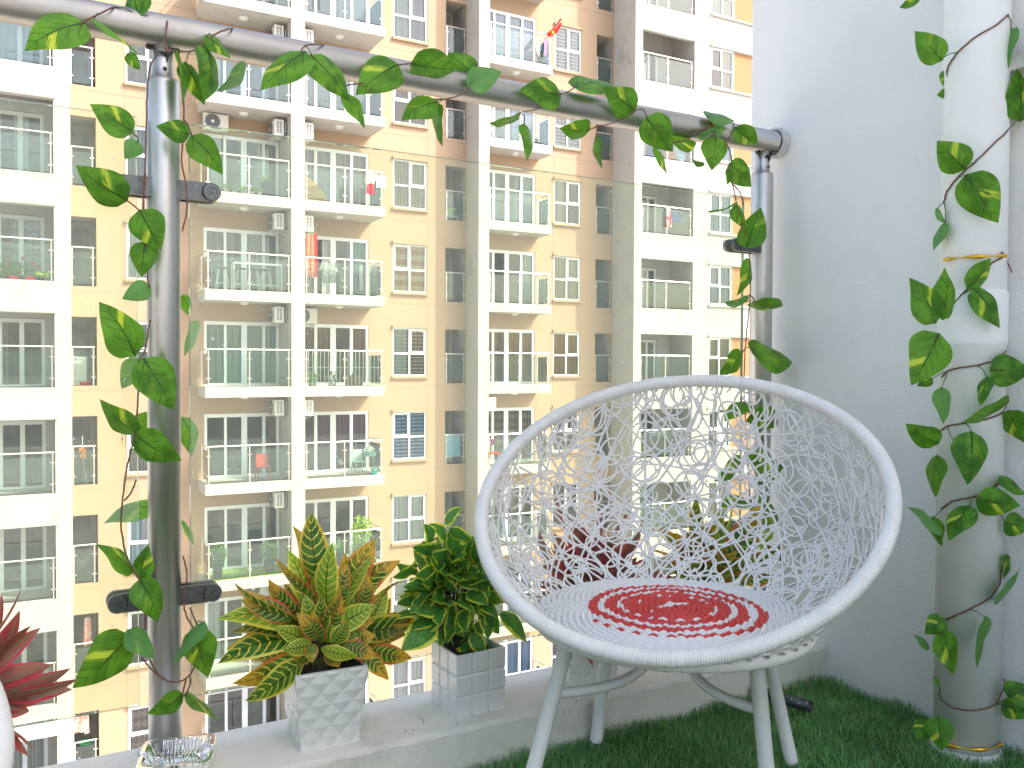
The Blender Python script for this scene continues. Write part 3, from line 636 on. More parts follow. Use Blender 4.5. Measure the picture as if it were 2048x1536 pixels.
r = froot('laundry_basket', 10.12, 28.85, zf(-2)+.62, label='heap of white washing on a green basket by the purple curtains', cat='laundry')
leaf_cloud(90, .22, .16, .10, (0, 0, .22), .08).build('washing', cloth_mat('washing_cloth', (.75, .8, .82), (.55, .5, .45), 8), r)
m = MB(); m.lathe([(0, 0), (.2, 0), (.25, .16), (.24, .16), (.19, .01)], (0, 0, 0), 18); m.build('basket', varied('basket_green', (.3, .55, .5), .1, 8, .5), r)
m = MB(); m.tube([(-.12, 0, 0), (-.16, 0, -.62)], .012, 5); m.tube([(.12, 0, 0), (.16, 0, -.62)], .012, 5); m.build('stand', mt, r)
r = froot('bucket', 10.2, 28.6, zf(-2), label='small turquoise bucket on the floor by the washing', cat='bucket')
m = MB(); m.lathe([(0, 0), (.1, 0), (.13, .2), (.12, .2), (.09, .01)], (0, 0, 0), 16); m.build('bucket_body', simple('turquoise', (.02, .5, .4), .4), r, True)
m = MB(); m.tube([(-.12, 0, .2), (-.08, 0, .27), (.08, 0, .27), (.12, 0, .2)], .006, 5); m.build('handle', mt, r)
r = froot('red_stool', 15.05, 28.98, zf(-2), label='red topped stool holding a magenta toy on the right balcony column', cat='stool')
m = MB(); m.box(-.22, .22, -.2, .2, .48, .53); m.build('seat', rc, r)
for sx in (-.18, .18):
    for sy in (-.15, .15): m = MB(); m.tube([(sx, sy, .48), (sx*1.1, sy, 0)], .012, 5); m.build('leg', M['bracket'], r)
r = froot('toy_windmill', 15.0, 28.98, zf(-2)+.53, label='magenta toy windmill standing on the red stool', cat='toy')
leaf_cloud(40, .13, .05, .15, (0, 0, .38), .07).build('petals', simple('magenta', (.6, .01, .4), .5), r); m = MB(); m.tube([(0, 0, 0), (0, 0, .35)], .03, 8); m.build('base', mt, r)
# sheet of card, planter, basins, rack
r = froot('cardboard_sheet', 7.98, 28.78, zf(1)+.02, label='buckled brown cardboard sheet leaning behind the balcony glass', cat='cardboard')
m = MB(); A = np.array([[-.26, 0, 0], [.66, 0, 0], [.50, 0, .3], [.25, 0, .6], [0, 0, .78], [-.26, 0, .84]]); B = A+np.array([0, .05, 0])
m.add(np.vstack([A, B]), quads=[[i, (i+1) % 6, 6+(i+1) % 6, 6+i] for i in range(6)], tris=[(0, 1, 2), (0, 2, 3), (0, 3, 4), (0, 4, 5), (6, 8, 7), (6, 9, 8), (6, 10, 9), (6, 11, 10)])
m.build('card', varied('card_brown', (.62, .38, .14), .3, 5, .9), r)
r = froot('wicker_planter', 9.55, 28.9, zf(-1), label='square brown wicker planter with small plant behind the balcony bars', cat='planter')
m = MB(); m.box(-.27, .27, -.15, .15, 0, .34); m.box(-.29, .29, -.17, .17, .34, .37); m.build('box', varied('wicker', (.32, .18, .09), .4, 30, .8), r); leaf_cloud(26, .08, .06, .06, (0, 0, .42), .04).build('foliage', LEAFM['green'], r)
def basin(label, u, v, z, col, rr=.25, h=.14):
    r = froot('basin', u, v, z, label=label, cat='basin'); m = MB(); m.lathe([(0, 0), (rr*.7, 0), (rr, h), (rr*1.06, h), (rr*1.05, h-.02), (rr*.94, h-.02), (rr*.66, .012), (0, .012)], (0, 0, 0), 20); m.build('bowl', simple('basin_plastic', col, .35), r, True)
basin('red plastic basin on the floor of a narrow left opening', 1.22, 30.2, zf(-1)+.04, (.65, .03, .02), .17, .12)
basin('lime green basin standing in the narrow opening beside the white pier', 13.85, 30.3, zf(1)+.32, (.25, .75, .10), .24, .22)
r = froot('wash_stand', 13.9, 30.35, zf(1)+.04, label='small white stand under the lime green basin', cat='stand')
m = MB(); m.box(-.3, .3, -.12, .12, .22, .26); m.build('tray', mt, r)
for sx in (-.26, .26): m = MB(); m.box(sx-.02, sx+.02, -.1, .1, 0, .22); m.build('leg', mt, r)
r = froot('orange_bucket', 13.62, 30.25, zf(1)+.30, label='orange plastic dish against the lime green basin', cat='dish'); m = MB(); m.lathe([(0, 0), (.08, 0), (.14, .2), (.13, .2), (.07, .02)], (0, 0, .0), 14); m.build('bowl', simple('orange_plastic', (.8, .25, .08), .4), r, True)
r = froot('blue_towel', 13.9, 30.0, zf(-2)+1.12, label='light blue towel over the rail of a narrow opening', cat='towel')
m = MB(); m.grid(np.array([[[x, .05-.10*0+.01*math.sin(x*30), -.82*t] for t in np.linspace(0, 1, 5)] for x in np.linspace(-.34, .30, 10)])); m.build('fabric', cloth_mat('sky_cloth', (.35, .60, .78)), r, True)
r = froot('drying_rack', 1.1, 30.45, zf(-3)+.04, label='grey folding drying rack inside a narrow left opening', cat='drying rack')
for nm, pts in (('frame', [(-.3, 0, 0), (.35, 0, 1.0)]), ('frame', [(.35, 0, 0), (-.3, 0, 1.0)]), ('frame', [(-.35, .1, .55), (.4, .1, .62)])): m = MB(); m.tube(pts, .014, 6); m.build(nm, M['bracket'], r)
r = froot('ironing_board', 1.15, 30.2, zf(-1)+.04, label='white board leaning above the red basin', cat='board'); m = MB(); m.box(-.32, .12, 0, .03, 0, .9); m.box(-.3, .1, -.008, -.001, .04, .86); m.build('panel', mt, r)
r = froot('mop', 1.15, 30.15, zf(-2)+.04, label='orange headed mop on a long handle in a narrow left opening', cat='mop'); m = MB(); m.tube([(.1, 0, 0), (0, 0, .7), (-.02, 0, 1.5)], .012, 6); m.build('handle', mt, r); leaf_cloud(60, .1, .06, .2, (0, 0, .95), .08).build('head', simple('mop_orange', (.7, .3, .06), .8), r)
r = froot('water_bottle', .98, 30.15, zf(-5)+.04, label='big blue water bottle low in the bottom left opening', cat='bottle'); m = MB(); m.lathe([(0, 0), (.2, 0), (.21, .1), (.21, .42), (.12, .52), (.05, .56), (.05, .62), (0, .62)], (0, 0, 0), 20); m.build('bottle_body', simple('blue_plastic', (.02, .25, .75), .25), r, True); m = MB(); m.lathe([(0, .62), (.055, .62), (.055, .66), (0, .66)], (0, 0, 0), 12); m.build('cap', mt, r)
basin('green basin heaped with washing in the bottom left opening', 1.2, 30.25, zf(-5)+1.0, (.05, .35, .12), .22, .12)
r = froot('storage_boxes', 22.9, 28.9, zf(2)+.03, label='stack of orange and blue sacks behind the glass of the right white block', cat='sack')
for nm, x, c, hh in (('sack', .35, (.8, .25, .05), .62), ('sack', -.35, (.03, .12, .5), .75), ('sack', .95, (.5, .72, .9), .85)):
    m = MB(); m.lathe([(0, 0), (.28, .02), (.33, hh*.4), (.28, hh*.85), (.1, hh), (0, hh)], (x, 0, 0), 14); m.build(nm, varied('sack_cloth', c, .5, 4, .8), r, True)
r = froot('clothes_airer', 22.2, 28.9, zf(-2)+.03, label='dark green clothes airer behind the chair mesh on the right white block', cat='airer')
m = MB(); [m.box(x-.012, x+.012, -.3, .3, .0, .85) for x in np.linspace(-.4, 1.4, 14)]; m.build('frame', simple('airer_green', (.04, .12, .08), .6), r)
# ground far below
m = MB(); m.quad((-400, -300, -30.02), (400, -300, -30.02), (400, 500, -30.02), (-400, 500, -30.02)); g_ = m.build('ground', wall_mat('street_concrete', (.45, .43, .40), .7, .6, .1)); g_['kind'] = 'structure'
# ================================================================== OUR BALCONY
ZP, ZFL, XW, YI, YO, YR = -.704, -.80, 1.76, 1.49, 1.705, 1.667     # parapet top, floor, side wall, parapet inner/outer edge, railing line
m = MB(); m.box(-4, XW+.0, -1.7, YI-.001, ZFL-.15, ZFL); o = m.build('balcony_floor', wall_mat('floor_screed', (.55, .54, .51), .8, .5, 3)); o['kind'] = 'structure'
# parapet with a slightly worn arris
def rough_edge_wall():
    m = MB(); xs = np.linspace(-4, XW-.001, 1400)
    j = lambda a: a*np.interp(xs, xs[::4], RNG.normal(size=len(xs[::4])))
    e1 = j(.0010); e2 = j(.0008)
    prof = [(YI, ZFL-.2), (YI, ZP-.008), (YI+.0022, ZP-.0022), (YI+.009, ZP), (YO-.006, ZP), (YO, ZP-.006), (YO, ZFL-.6), (YI, ZFL-.6)]
    P = np.zeros((len(xs), len(prof), 3)); P[:, :, 0] = xs[:, None]
    for i, (y, z) in enumerate(prof): P[:, i, 1] = y+(e1 if i in (1, 2, 3) else 0); P[:, i, 2] = z+(e2 if i in (1, 2) else 0)
    m.grid(P, closed_v=True); return m
tag(rough_edge_wall().build('parapet', M['parapet']), 'low off-white plastered parapet carrying the plant pots', 'parapet')
m = MB(); m.box(XW, XW+.35, -2.6, 1.772, -4, 7.5); tag(m.build('side_wall', M['plaster']), 'smooth pale blue-white wall closing the right end of the balcony', 'wall')
# ------------------------------------------------------------------ railing
rl = empty('balustrade', (.216, YR, ZP), 0, label='stainless steel balustrade of our balcony with thick handrail, round posts and green-tinted glass', cat='railing')
OR = (.216, YR, ZP)
def rp(mb, name, mat, parent=None, smooth=True): return mb.build(name, mat, parent or rl, smooth, OR)
zc = .598; rr = .0305
m = MB(); m.tube([(x, YR, zc) for x in np.linspace(-4, 1.735, 12)], rr, 40); hr = rp(m, 'handrail', M['steel_h'])
m = MB(); m.lathe([(0, -.026), (.040, -.026), (.040, -.008), (.036, 0), (.0, 0)], (1.7595, YR, zc), 40, axis=0); cp = rp(m, 'wall_flange', M['cap'], None, False)
m = MB(); th = np.linspace(0, 2*np.pi, 60, endpoint=False)
m.tube(np.stack([1.7335+.0008*np.sin(th*5), YR+(rr+.0012)*np.cos(th), zc+(rr+.0012)*np.sin(th)], 1), .0016+.0008*np.abs(np.sin(th*3+1)), 6, True)
m.tube([(1.7, YR-.010, zc-.031), (1.715, YR-.014, zc-.030), (1.733, YR-.02, zc-.026)], [.0006, .0018, .0012], 5); rp(m, 'sealant', M['sealant'], hr)
for i, px_ in enumerate((.2155, 1.697, -1.266)):
    m = MB(); m.lathe([(0, ZP), (.0285, ZP), (.0285, .503), (.0262, .512), (.019, .513), (.019, .536), (.0175, .54), (.0175, zc-rr+.004), (0, zc-rr+.004)], (px_, YR, 0), 48)
    p = rp(m, 'post', M['steel_v'])
    m = MB(); m.lathe([(.0285, ZP+.001), (.046, ZP+.001), (.046, ZP+.006), (.030, ZP+.011), (.0287, ZP+.011)], (px_, YR, 0), 40); rp(m, 'base_collar', M['steel_v'], p)
    m = MB()                                                        # saddle, screws and burnt sealant where the post meets the rail
    m.box(px_-.020, px_+.020, YR-.008, YR+.008, zc-rr-.0025, zc-rr+.002); m.lathe([(0, -.004), (.0045, -.004), (.005, 0), (.005, .004)], (px_-.024, YR-.004, zc-rr-.001), 12); m.lathe([(0, -.004), (.0045, -.004), (.005, 0), (.005, .004)], (px_+.024, YR-.004, zc-rr-.001), 12)
    m.tube([(px_-.012, YR-.0178, .553), (px_-.004, YR-.020, .556), (px_+.006, YR-.019, .551), (px_+.012, YR-.0165, .558)], [.001, .0024, .0026, .001], 6)
    m.tube([(px_+.004, YR-.0185, .560), (px_+.006, YR-.0188, .548), (px_+.005, YR-.0188, .540)], [.002, .0026, .0008], 6)
    m.lathe([(0, -.0195), (.0035, -.0195), (.004, -.017)], (px_+.001, YR, .527), 12, axis=1); rp(m, 'saddle', M['sealant'], p)
    # glass clamps: a stub bar to each side with a round disc gripping the pane
    for zc_ in (.316, -.421):
        for sg in (-1, 1):
            if i == 1 and sg == 1: continue
            xe = px_+sg*(.080 if i != 1 else .104)
            m = MB()
            n = 20; a = np.linspace(-np.pi/2, np.pi/2, n)
            outl = [(px_+sg*.02, zc_-.0165)]+[(xe+sg*.0165*math.cos(q), zc_+.0165*math.sin(q)) for q in a]+[(px_+sg*.02, zc_+.0165)]
            for y0 in (YR-.019, YR+.009):
                A = np.array([(x, y0, z) for x, z in outl]); B = A+[0, .010, 0]; k = len(A); c0 = A.mean(0); c1 = B.mean(0)
                m.add(np.vstack([A, B, [c0], [c1]]), quads=[[j, (j+1) % k, k+(j+1) % k, k+j] for j in range(k)], tris=[(2*k, (j+1) % k, j) for j in range(k)]+[(2*k+1, k+j, k+(j+1) % k) for j in range(k)])
            cl = rp(m, 'glass_clamp', M['clamp'], p, False)
            m = MB(); m.lathe([(0, -.0075), (.003, -.0075), (.0035, -.0045), (.008, -.0045), (.0085, -.006), (.0150, -.006), (.0166, -.003), (.0166, 0)], (xe, YR-.019, zc_), 32, axis=1); rp(m, 'clamp_cap', M['clamp'], cl, False)
for a, b in ((.2605, 1.628), (-1.22, .1705)):
    m = MB(); m.box(a, b, YR-.004, YR+.004, -.612, .439); g = rp(m, 'glass_panel', M['nglass'], None, False)
    m = MB(); m.box(a, b, YR-.0042, YR+.0042, .4392, .4402); m.box(a, b, YR-.0042, YR+.0042, -.6132, -.6122); m.box(a-.001, a-.0002, YR-.0042, YR+.0042, -.612, .439); m.box(b+.0002, b+.001, YR-.0042, YR+.0042, -.612, .439); rp(m, 'glass_edge', M['nglass_edge'], g, False)
# worn etched stamp on the left pane, two unreadable columns
m = MB(); p0 = at(242.5, 856, YR-.0045); q = random.Random(5)
for c_ in range(2):
    z = p0[2]
    for i in range(15):
        h = q.uniform(.0008, .0018); w = .0030 if c_ == 0 else .0018
        if q.random() < .85: m.quad((p0[0]+c_*.0055, YR-.0045, z), (p0[0]+c_*.0055+w, YR-.0045, z), (p0[0]+c_*.0055+w, YR-.0045, z-h), (p0[0]+c_*.0055, YR-.0045, z-h))
        z -= h+q.uniform(.0006, .0012)
rp(m, 'etched_stamp', simple('stamp_ink', (.22, .19, .12), .9), g, False)
# ------------------------------------------------------------------ down pipe
PC = (1.696, 1.08); PR = .0615
pm = varied('pipe_paint', (.86, .86, .82), .06, 6, .5, bm=.08, bd=.002)
pipe = empty('drain_pipe', (PC[0], PC[1], ZFL), label='thick white drain pipe in the corner wound with artificial ivy', cat='pipe')
m = MB(); m.lathe([(0, 0), (PR, 0), (PR, 3.3), (0, 3.3)], (0, 0, 0), 64); m.build('pipe_body', pm, pipe, True)
zt, zb2 = .155, .045
m = MB(); m.lathe([(PR, zt-ZFL+.001), (PR+.003, zt-ZFL), (PR+.0034, zt-ZFL-.003), (PR+.0034, zb2-ZFL+.012), (PR+.0022, zb2-ZFL+.003), (PR, zb2-ZFL)], (0, 0, 0), 64); m.build('pipe_socket', pm, pipe, True)
m = MB(); m.lathe([(PR, .0), (PR+.012, .002), (PR+.006, .014), (PR+.0005, .020)], (0, 0, 0), 48); m.build('mortar_ring', M['plaster'], pipe, True)
m = MB(); m.box(.0, .062, -.16, -.105, 1.385, 1.45); m.box(.02, .062, -.12, -.055, 1.395, 1.425); m.build('wall_bracket', M['cap'], pipe)
def vis_pipe(px, py, off=.0025):
    d = ray(px, py); d2 = d[:2]; c = np.array(PC); R_ = PR+off
    a = d2@d2; b = -2*d2@c; cc = c@c-R_*R_; q = b*b-4*a*cc
    t = (-b-math.sqrt(max(q, 0)))/(2*a) if q > 0 else (d2@c)/a
    p = d*t; v = p[:2]-c; v = v/np.linalg.norm(v)*R_; return np.array([c[0]+v[0], c[1]+v[1], p[2]])
# ------------------------------------------------------------------ artificial ivy
def ivy_mat():
    m, n, p, o = new_mat('ivy_leaf'); uv = N(n, 'ShaderNodeUVMap').outputs[0]; sx = N(n, 'ShaderNodeSeparateXYZ'); n.links.new(uv, sx.inputs[0])
    u, v = sx.outputs[0], sx.outputs[1]; oi = N(n, 'ShaderNodeObjectInfo').outputs['Random']
    d = math_(n, 'ABSOLUTE', math_(n, 'SUBTRACT', v, .5))
    cb = N(n, 'ShaderNodeCombineXYZ'); n.links.new(math_(n, 'SUBTRACT', math_(n, 'MULTIPLY', u, 1.0), math_(n, 'MULTIPLY', d, .9)), cb.inputs[0]); n.links.new(math_(n, 'MULTIPLY', v, .35), cb.inputs[1]); n.links.new(math_(n, 'MULTIPLY', oi, 37.0), cb.inputs[2])
    fine = noise(n, 26, cb.outputs[0], 5, .7)                       # streaks that follow the side veins
    blotch = noise(n, 3.2, cb.outputs[0], 3, .6)
    cu = N(n, 'ShaderNodeCombineXYZ'); n.links.new(u, cu.inputs[0]); n.links.new(v, cu.inputs[1]); n.links.new(math_(n, 'MULTIPLY', oi, 19.0), cu.inputs[2])
    big = noise(n, 2.6, cu.outputs[0], 3, .5)
    g = mixc(n, ramp(n, fine, .35, .7), (.012, .080, .007), (.050, .205, .016))
    g = mixc(n, ramp(n, big, .40, .62), g, mixc(n, fine, (.075, .25, .015), (.14, .36, .03)))
    g = mixc(n, math_(n, 'MULTIPLY', oi, .45), g, mixc(n, fine, (.09, .28, .015), (.18, .42, .03)))
    # yellow splash: a wedge from the midrib outward on one side
    ax = math_(n, 'SUBTRACT', u, math_(n, 'MULTIPLY', d, .75)); cen = math_(n, 'ADD', .22, math_(n, 'MULTIPLY', oi, .30))
    wd = math_(n, 'SUBTRACT', 1.0, ramp(n, math_(n, 'ABSOLUTE', math_(n, 'SUBTRACT', ax, cen)), .03, .14))
    side = ramp(n, math_(n, 'SUBTRACT', v, .52), .0, .03)
    out = math_(n, 'SUBTRACT', 1.0, ramp(n, d, .30, .46))
    ymask = math_(n, 'MULTIPLY', math_(n, 'MULTIPLY', wd, side), math_(n, 'MULTIPLY', out, ramp(n, math_(n, 'ADD', blotch, math_(n, 'MULTIPLY', fine, 1.25)), .92, 1.06)))
    r2 = math_(n, 'FRACT', math_(n, 'MULTIPLY', oi, 7.31)); ymask = math_(n, 'MULTIPLY', ymask, math_(n, 'ADD', .12, math_(n, 'MULTIPLY', ramp(n, r2, .25, .5), .88)))
    specks = math_(n, 'MULTIPLY', ramp(n, noise(n, 13, cb.outputs[0], 4, .8), .66, .72), .6)
    y = math_(n, 'MINIMUM', math_(n, 'ADD', ymask, math_(n, 'MULTIPLY', specks, ramp(n, big, .45, .6))), 1.0)
    c = mixc(n, y, g, (.60, .70, .06))
    # veins: dark broken midrib and a few side veins
    mid = math_(n, 'MULTIPLY', math_(n, 'LESS_THAN', d, math_(n, 'SUBTRACT', .026, math_(n, 'MULTIPLY', u, .024))), ramp(n, noise(n, 3, cu.outputs[0], 2), .35, .45))
    sv = math_(n, 'PINGPONG', math_(n, 'SUBTRACT', math_(n, 'MULTIPLY', u, 5.2), math_(n, 'MULTIPLY', d, 4.6)), .5)
    sv = math_(n, 'MULTIPLY', math_(n, 'LESS_THAN', sv, .05), math_(n, 'MULTIPLY', math_(n, 'LESS_THAN', d, .24), ramp(n, blotch, .42, .48)))
    vein = math_(n, 'MAXIMUM', mid, math_(n, 'MULTIPLY', sv, .9)); c = mixc(n, vein, c, (.008, .03, .01))
    geo = N(n, 'ShaderNodeNewGeometry'); back = geo.outputs['Backfacing']
    c2 = mixc(n, fine, (.10, .28, .09), (.18, .40, .14)); c = mixc(n, math_(n, 'MULTIPLY', back, .75), c, c2)
    n.links.new(c, p.inputs['Base Color']); p.inputs['Roughness'].default_value = .42; p.inputs['Specular IOR Level'].default_value = .28
    h = math_(n, 'SUBTRACT', math_(n, 'MULTIPLY', math_(n, 'PINGPONG', math_(n, 'SUBTRACT', math_(n, 'MULTIPLY', u, 9), math_(n, 'MULTIPLY', d, 7)), .5), .5), math_(n, 'MULTIPLY', vein, .5)); bump(n, p, math_(n, 'ADD', h, math_(n, 'MULTIPLY', fine, .35)), .35, .0015)
    t = N(n, 'ShaderNodeBsdfTranslucent'); n.links.new(mixc(n, .35, c, (.35, .65, .04)), t.inputs[0]); ms = N(n, 'ShaderNodeMixShader'); ms.inputs[0].default_value = .40
    n.links.new(p.outputs[0], ms.inputs[1]); n.links.new(t.outputs[0], ms.inputs[2]); n.links.new(ms.outputs[0], o.inputs[0]); return m
IVY = ivy_mat()
STEM = varied('ivy_stem', (.23, .10, .055), .5, 120, .6)
STEMG = varied('leaf_stalk', (.10, .16, .04), .5, 120, .6)
def heart(t):                                                    # half width along the leaf, 1 at the widest
    t = np.clip(t, 0, 1); return np.where(t < .30, np.sqrt(np.clip(1-((.30-t)/.30)**2.2, 0, 1))*.96+.04*t/.3, 1.0)*np.where(t > .30, (1-((t-.30)/.70)**1.55)**1.0, 1.0)
def leaf_mesh(p0, p1, wpx_m, vdir, full=.39, arch=.10, cup=.12, wave=.05, flip=1, rnd=random, heartbase=.06, prof=heart, nt=15, ns=9, uvoff=0, back=False):
    """p0 stalk end, p1 tip, wpx_m width seen from the front (m); rolls the blade so that its seen width fits"""
    L = np.linalg.norm(p1-p0); ax = (p1-p0)/L; side = unit(np.cross(ax, vdir)); nrm = np.cross(side, ax)
    if nrm@vdir < 0: nrm = -nrm
    hw = max(L*full, wpx_m/2); c = min(1.0, wpx_m/2/hw); roll = math.acos(c)*flip
    s2 = side*math.cos(roll)+nrm*math.sin(roll); n2 = -side*math.sin(roll)+nrm*math.cos(roll)
    t = np.linspace(0, 1, nt); s = np.linspace(-1, 1, ns); w = prof(t)*hw
    ph = rnd.uniform(0, 6.28); P = np.zeros((nt, ns, 3)); UV = np.zeros((nt, ns, 2))
    for i in range(nt):
        for j in range(ns):
            a = abs(s[j]); tt = t[i]-heartbase*(a**1.5)*max(0, 1-t[i]*4)*1.0
            off = arch*L*(4*t[i]*(1-t[i]))-arch*L*.6*t[i]**3 - cup*w[i]*(a**1.4)*1.2 + wave*w[i]*a*math.sin(9*t[i]+ph+(2 if s[j] > 0 else 0))
            P[i, j] = p0+ax*L*tt+s2*s[j]*w[i]*(1-cup*.25*a)+n2*off
            UV[i, j] = (t[i]+uvoff, .5+.5*s[j]*float(prof(np.array([t[i]]))[0]))
    if not back: P = P[:, ::-1]; UV = UV[:, ::-1]                  # upper face towards the viewer
    return P, UV
def ivy(name, label, leaves, stems, pt, stalk=True, mat=None):
    """leaves: (base px, base py, tip px, tip py, width px, depth shift of base, of tip, flags)"""
    r0_ = pt(*stems[0][0][:2], 0)
    root = empty(name, tuple(r0_), label=label, cat='artificial ivy'); O = np.array(r0_)
    S3 = []
    for s in stems:
        P = np.array([pt(x[0], x[1], x[2] if len(x) > 2 else 0) for x in s]); S3.append(P)
    m = MB()
    for P in S3:
        n = len(P)*5; t = np.linspace(0, len(P)-1, n); i = np.clip(t.astype(int), 0, len(P)-2); f = (t-i)[:, None]
        A = P[np.clip(i-1, 0, None)]; B = P[i]; C = P[i+1]; D = P[np.clip(i+2, None, len(P)-1)]
        Q = .5*((2*B)+(-A+C)*f+(2*A-5*B+4*C-D)*f*f+(-A+3*B-3*C+D)*f**3); Q += RNG.normal(size=Q.shape)*.0003
        m = MB(); m.tube(Q, .0015, 6); m.build('stem', STEM, root, True, O)
    V3 = np.concatenate(S3)
    for L in leaves:
        bx, by, tx, ty, w = L[:5]; db, dt = (L[5], L[6]) if len(L) > 6 else (0, 0); fl = L[7] if len(L) > 7 else ''
        p0 = pt(bx, by, db); p1 = pt(tx, ty, dt); dep = (p0@FW+p1@FW)/2; vd = -unit((p0+p1)/2); vd = unit(vd+RNG.normal(size=3)*.10)
        P, UV = leaf_mesh(p0, p1, w*dep/FPX, vd, arch=random.uniform(.03, .10), cup=random.uniform(.08, .2), flip=random.choice((-1, 1)), back=('b' in fl), wave=.07)
        if 'm' in fl: UV[..., 1] = 1-UV[..., 1]
        mb = MB(); mb.grid(P, uv=UV); lf = mb.build('leaf', IVY, root, True, O)
        i = np.argmin(np.linalg.norm(V3-p0, axis=1)); q = V3[i]
        if stalk and .002 < np.linalg.norm(q-p0) < .06:
            mid = (p0+q)/2+np.array([0, -.002, .004]); ms = MB(); ms.tube([p0+(p1-p0)*.12, p0, mid, q], [.0007, .0010, .0010, .0012], 5); ms.build('stalk', STEMG, lf, True, O)
    return root
def ptY(Y): return lambda x, y, d=0: at(x, y, Y+d)
FRT = -.055                                                      # in front of the rail
rail_leaves = [(163, 48, 48, 97, 74, 0, -.02, 'm'), (188, 38, 284, 112, 26), (255, 108, 280, 140, 28), (275, 30, 268, -40, 54, .03, .05), (412, 72, 462, 116, 32), (357, 108, 369, 209, 18), (371, 128, 411, 210, 40), (416, 102, 412, 203, 40, 0, -.02), (490, 131, 437, 184, 26, 0, 0, 'b'),
    (606, 106, 520, 179, 78, -.02, -.03), (625, 114, 700, 200, 52, 0, -.01), (688, 190, 732, 256, 18), (792, 131, 712, 187, 78), (826, 128, 921, 139, 74, 0, 0, 'm'), (948, 148, 895, 105, 52, .03, .05), (938, 168, 1004, 142, 46, 0, -.02, 'b'), (872, 204, 803, 238, 50), (874, 212, 882, 294, 30),
    (1118, 190, 1040, 179, 62), (1150, 174, 1227, 166, 50, .02, .03), (1268, 220, 1208, 176, 66), (1295, 238, 1346, 304, 70, -.01, -.02), (1310, 292, 1336, 349, 14), (1177, 260, 1120, 257, 38), (1192, 273, 1202, 338, 24), (1347, 286, 1394, 284, 20, .03, .04), (1036, 238, 978, 248, 18), (1048, 250, 1057, 323, 30),
    (1414, 233, 1470, 240, 22, 0, 0, 'b'), (1472, 256, 1516, 292, 44), (1427, 264, 1393, 273, 20, 0, 0, 'b'), (1431, 266, 1449, 258, 22, -.01, -.02, 'b'), (1431, 276, 1424, 340, 56, -.01, -.02), (1405, 332, 1386, 320, 16, .02, .02)]
rail_stems = [[(240, 13, .09), (228, 14, .03), (200, 27), (165, 45), (158, 52)], [(328, 30, .10), (334, 45, .02), (330, 78), (330, 100)], [(470, 58, .06), (455, 58), (425, 72), (405, 92), (380, 103), (345, 101), (330, 103)],
    [(600, 105), (610, 92), (628, 89), (655, 92, .05), (690, 110, .09)], [(688, 186), (690, 173), (710, 168), (735, 165), (765, 158, .03)], [(752, 150, .02), (792, 132), (812, 128), (828, 127)], [(945, 148), (955, 152), (945, 168), (925, 188), (888, 199), (862, 197, .05)],
    [(1028, 232), (1045, 224), (1075, 218), (1100, 200), (1118, 188), (1132, 186), (1150, 174)], [(1177, 260), (1195, 253), (1225, 246), (1260, 228), (1284, 218), (1295, 238)], [(1192, 273), (1195, 255)], [(1036, 236), (1040, 228), (1048, 232), (1048, 250)],
    [(1345, 284, .02), (1372, 280), (1400, 262), (1422, 248), (1420, 238, .04)], [(1438, 288), (1455, 280), (1466, 262), (1468, 245, .03)], [(1431, 276), (1428, 262), (1422, 244)]]
ivy('ivy_garland', 'leafy artificial garland wound along the thick steel handrail', rail_leaves, rail_stems, ptY(YR+FRT))
post_leaves = [(262, 262, 180, 207, 62), (275, 284, 250, 318, 40, 0, 0, 'b'), (376, 268, 312, 252, 46, -.03, -.03), (385, 275, 447, 347, 60), (250, 398, 150, 332, 72), (281, 424, 322, 500, 74, -.02, -.02), (290, 486, 283, 554, 58), (298, 574, 244, 598, 44, 0, 0, 'b'),
    (268, 706, 201, 602, 80), (278, 722, 243, 778, 50, .09, .10), (290, 722, 349, 820, 86, -.03, -.04), (366, 592, 379, 632, 26, .1, .1), (396, 645, 369, 714, 22, .1, .1, 'b'), (271, 864, 198, 800, 42), (272, 858, 304, 822, 42, .09, .1), (275, 873, 362, 923, 66, -.03, -.04),
    (366, 838, 386, 914, 34, .1, .1), (310, 1012, 206, 1043, 44, .09, .10, 'm'), (363, 1042, 390, 1095, 14, .1, .1), (264, 1142, 195, 1086, 40), (282, 1156, 296, 1088, 44), (281, 1162, 319, 1243, 64, -.02, -.03), (255, 1276, 147, 1378, 90, 0, -.03), (256, 1264, 310, 1316, 46, -.01, -.02, 'b'),
    (392, 1262, 415, 1356, 74, -.01, -.02), (406, 1246, 343, 1328, 26, -.03, -.04, 'b'), (364, 1393, 295, 1429, 36, -.02, -.03), (371, 1392, 438, 1438, 24)]
post_stems = [[(316, 108), (300, 135), (294, 200), (292, 290), (288, 360), (286, 425)], [(291, 345), (288, 420), (291, 486), (296, 560), (300, 576)], [(300, 640), (290, 700), (280, 725), (276, 800), (270, 862), (255, 930), (245, 1000), (242, 1050), (250, 1100), (266, 1142), (281, 1160)],
    [(272, 960), (262, 985), (248, 1002)], [(281, 1162), (290, 1230), (290, 1260)], [(256, 1262), (272, 1262), (285, 1275), (300, 1320), (320, 1352), (345, 1364, -.01), (370, 1358), (388, 1335), (395, 1295), (390, 1262)], [(283, 1315), (300, 1335), (325, 1358, -.01)], [(372, 1358), (364, 1393)], [(378, 1350), (381, 1365), (371, 1392)],
    [(352, 104), (364, 170), (368, 240), (363, 320), (372, 370), (373, 425), (364, 462)], [(368, 240), (376, 250), (385, 275)], [(366, 1112), (374, 1150), (368, 1200), (374, 1235), (392, 1262)], [(380, 1215), (392, 1245), (398, 1262)], [(250, 398), (272, 415), (281, 424)], [(262, 262), (275, 275)]]
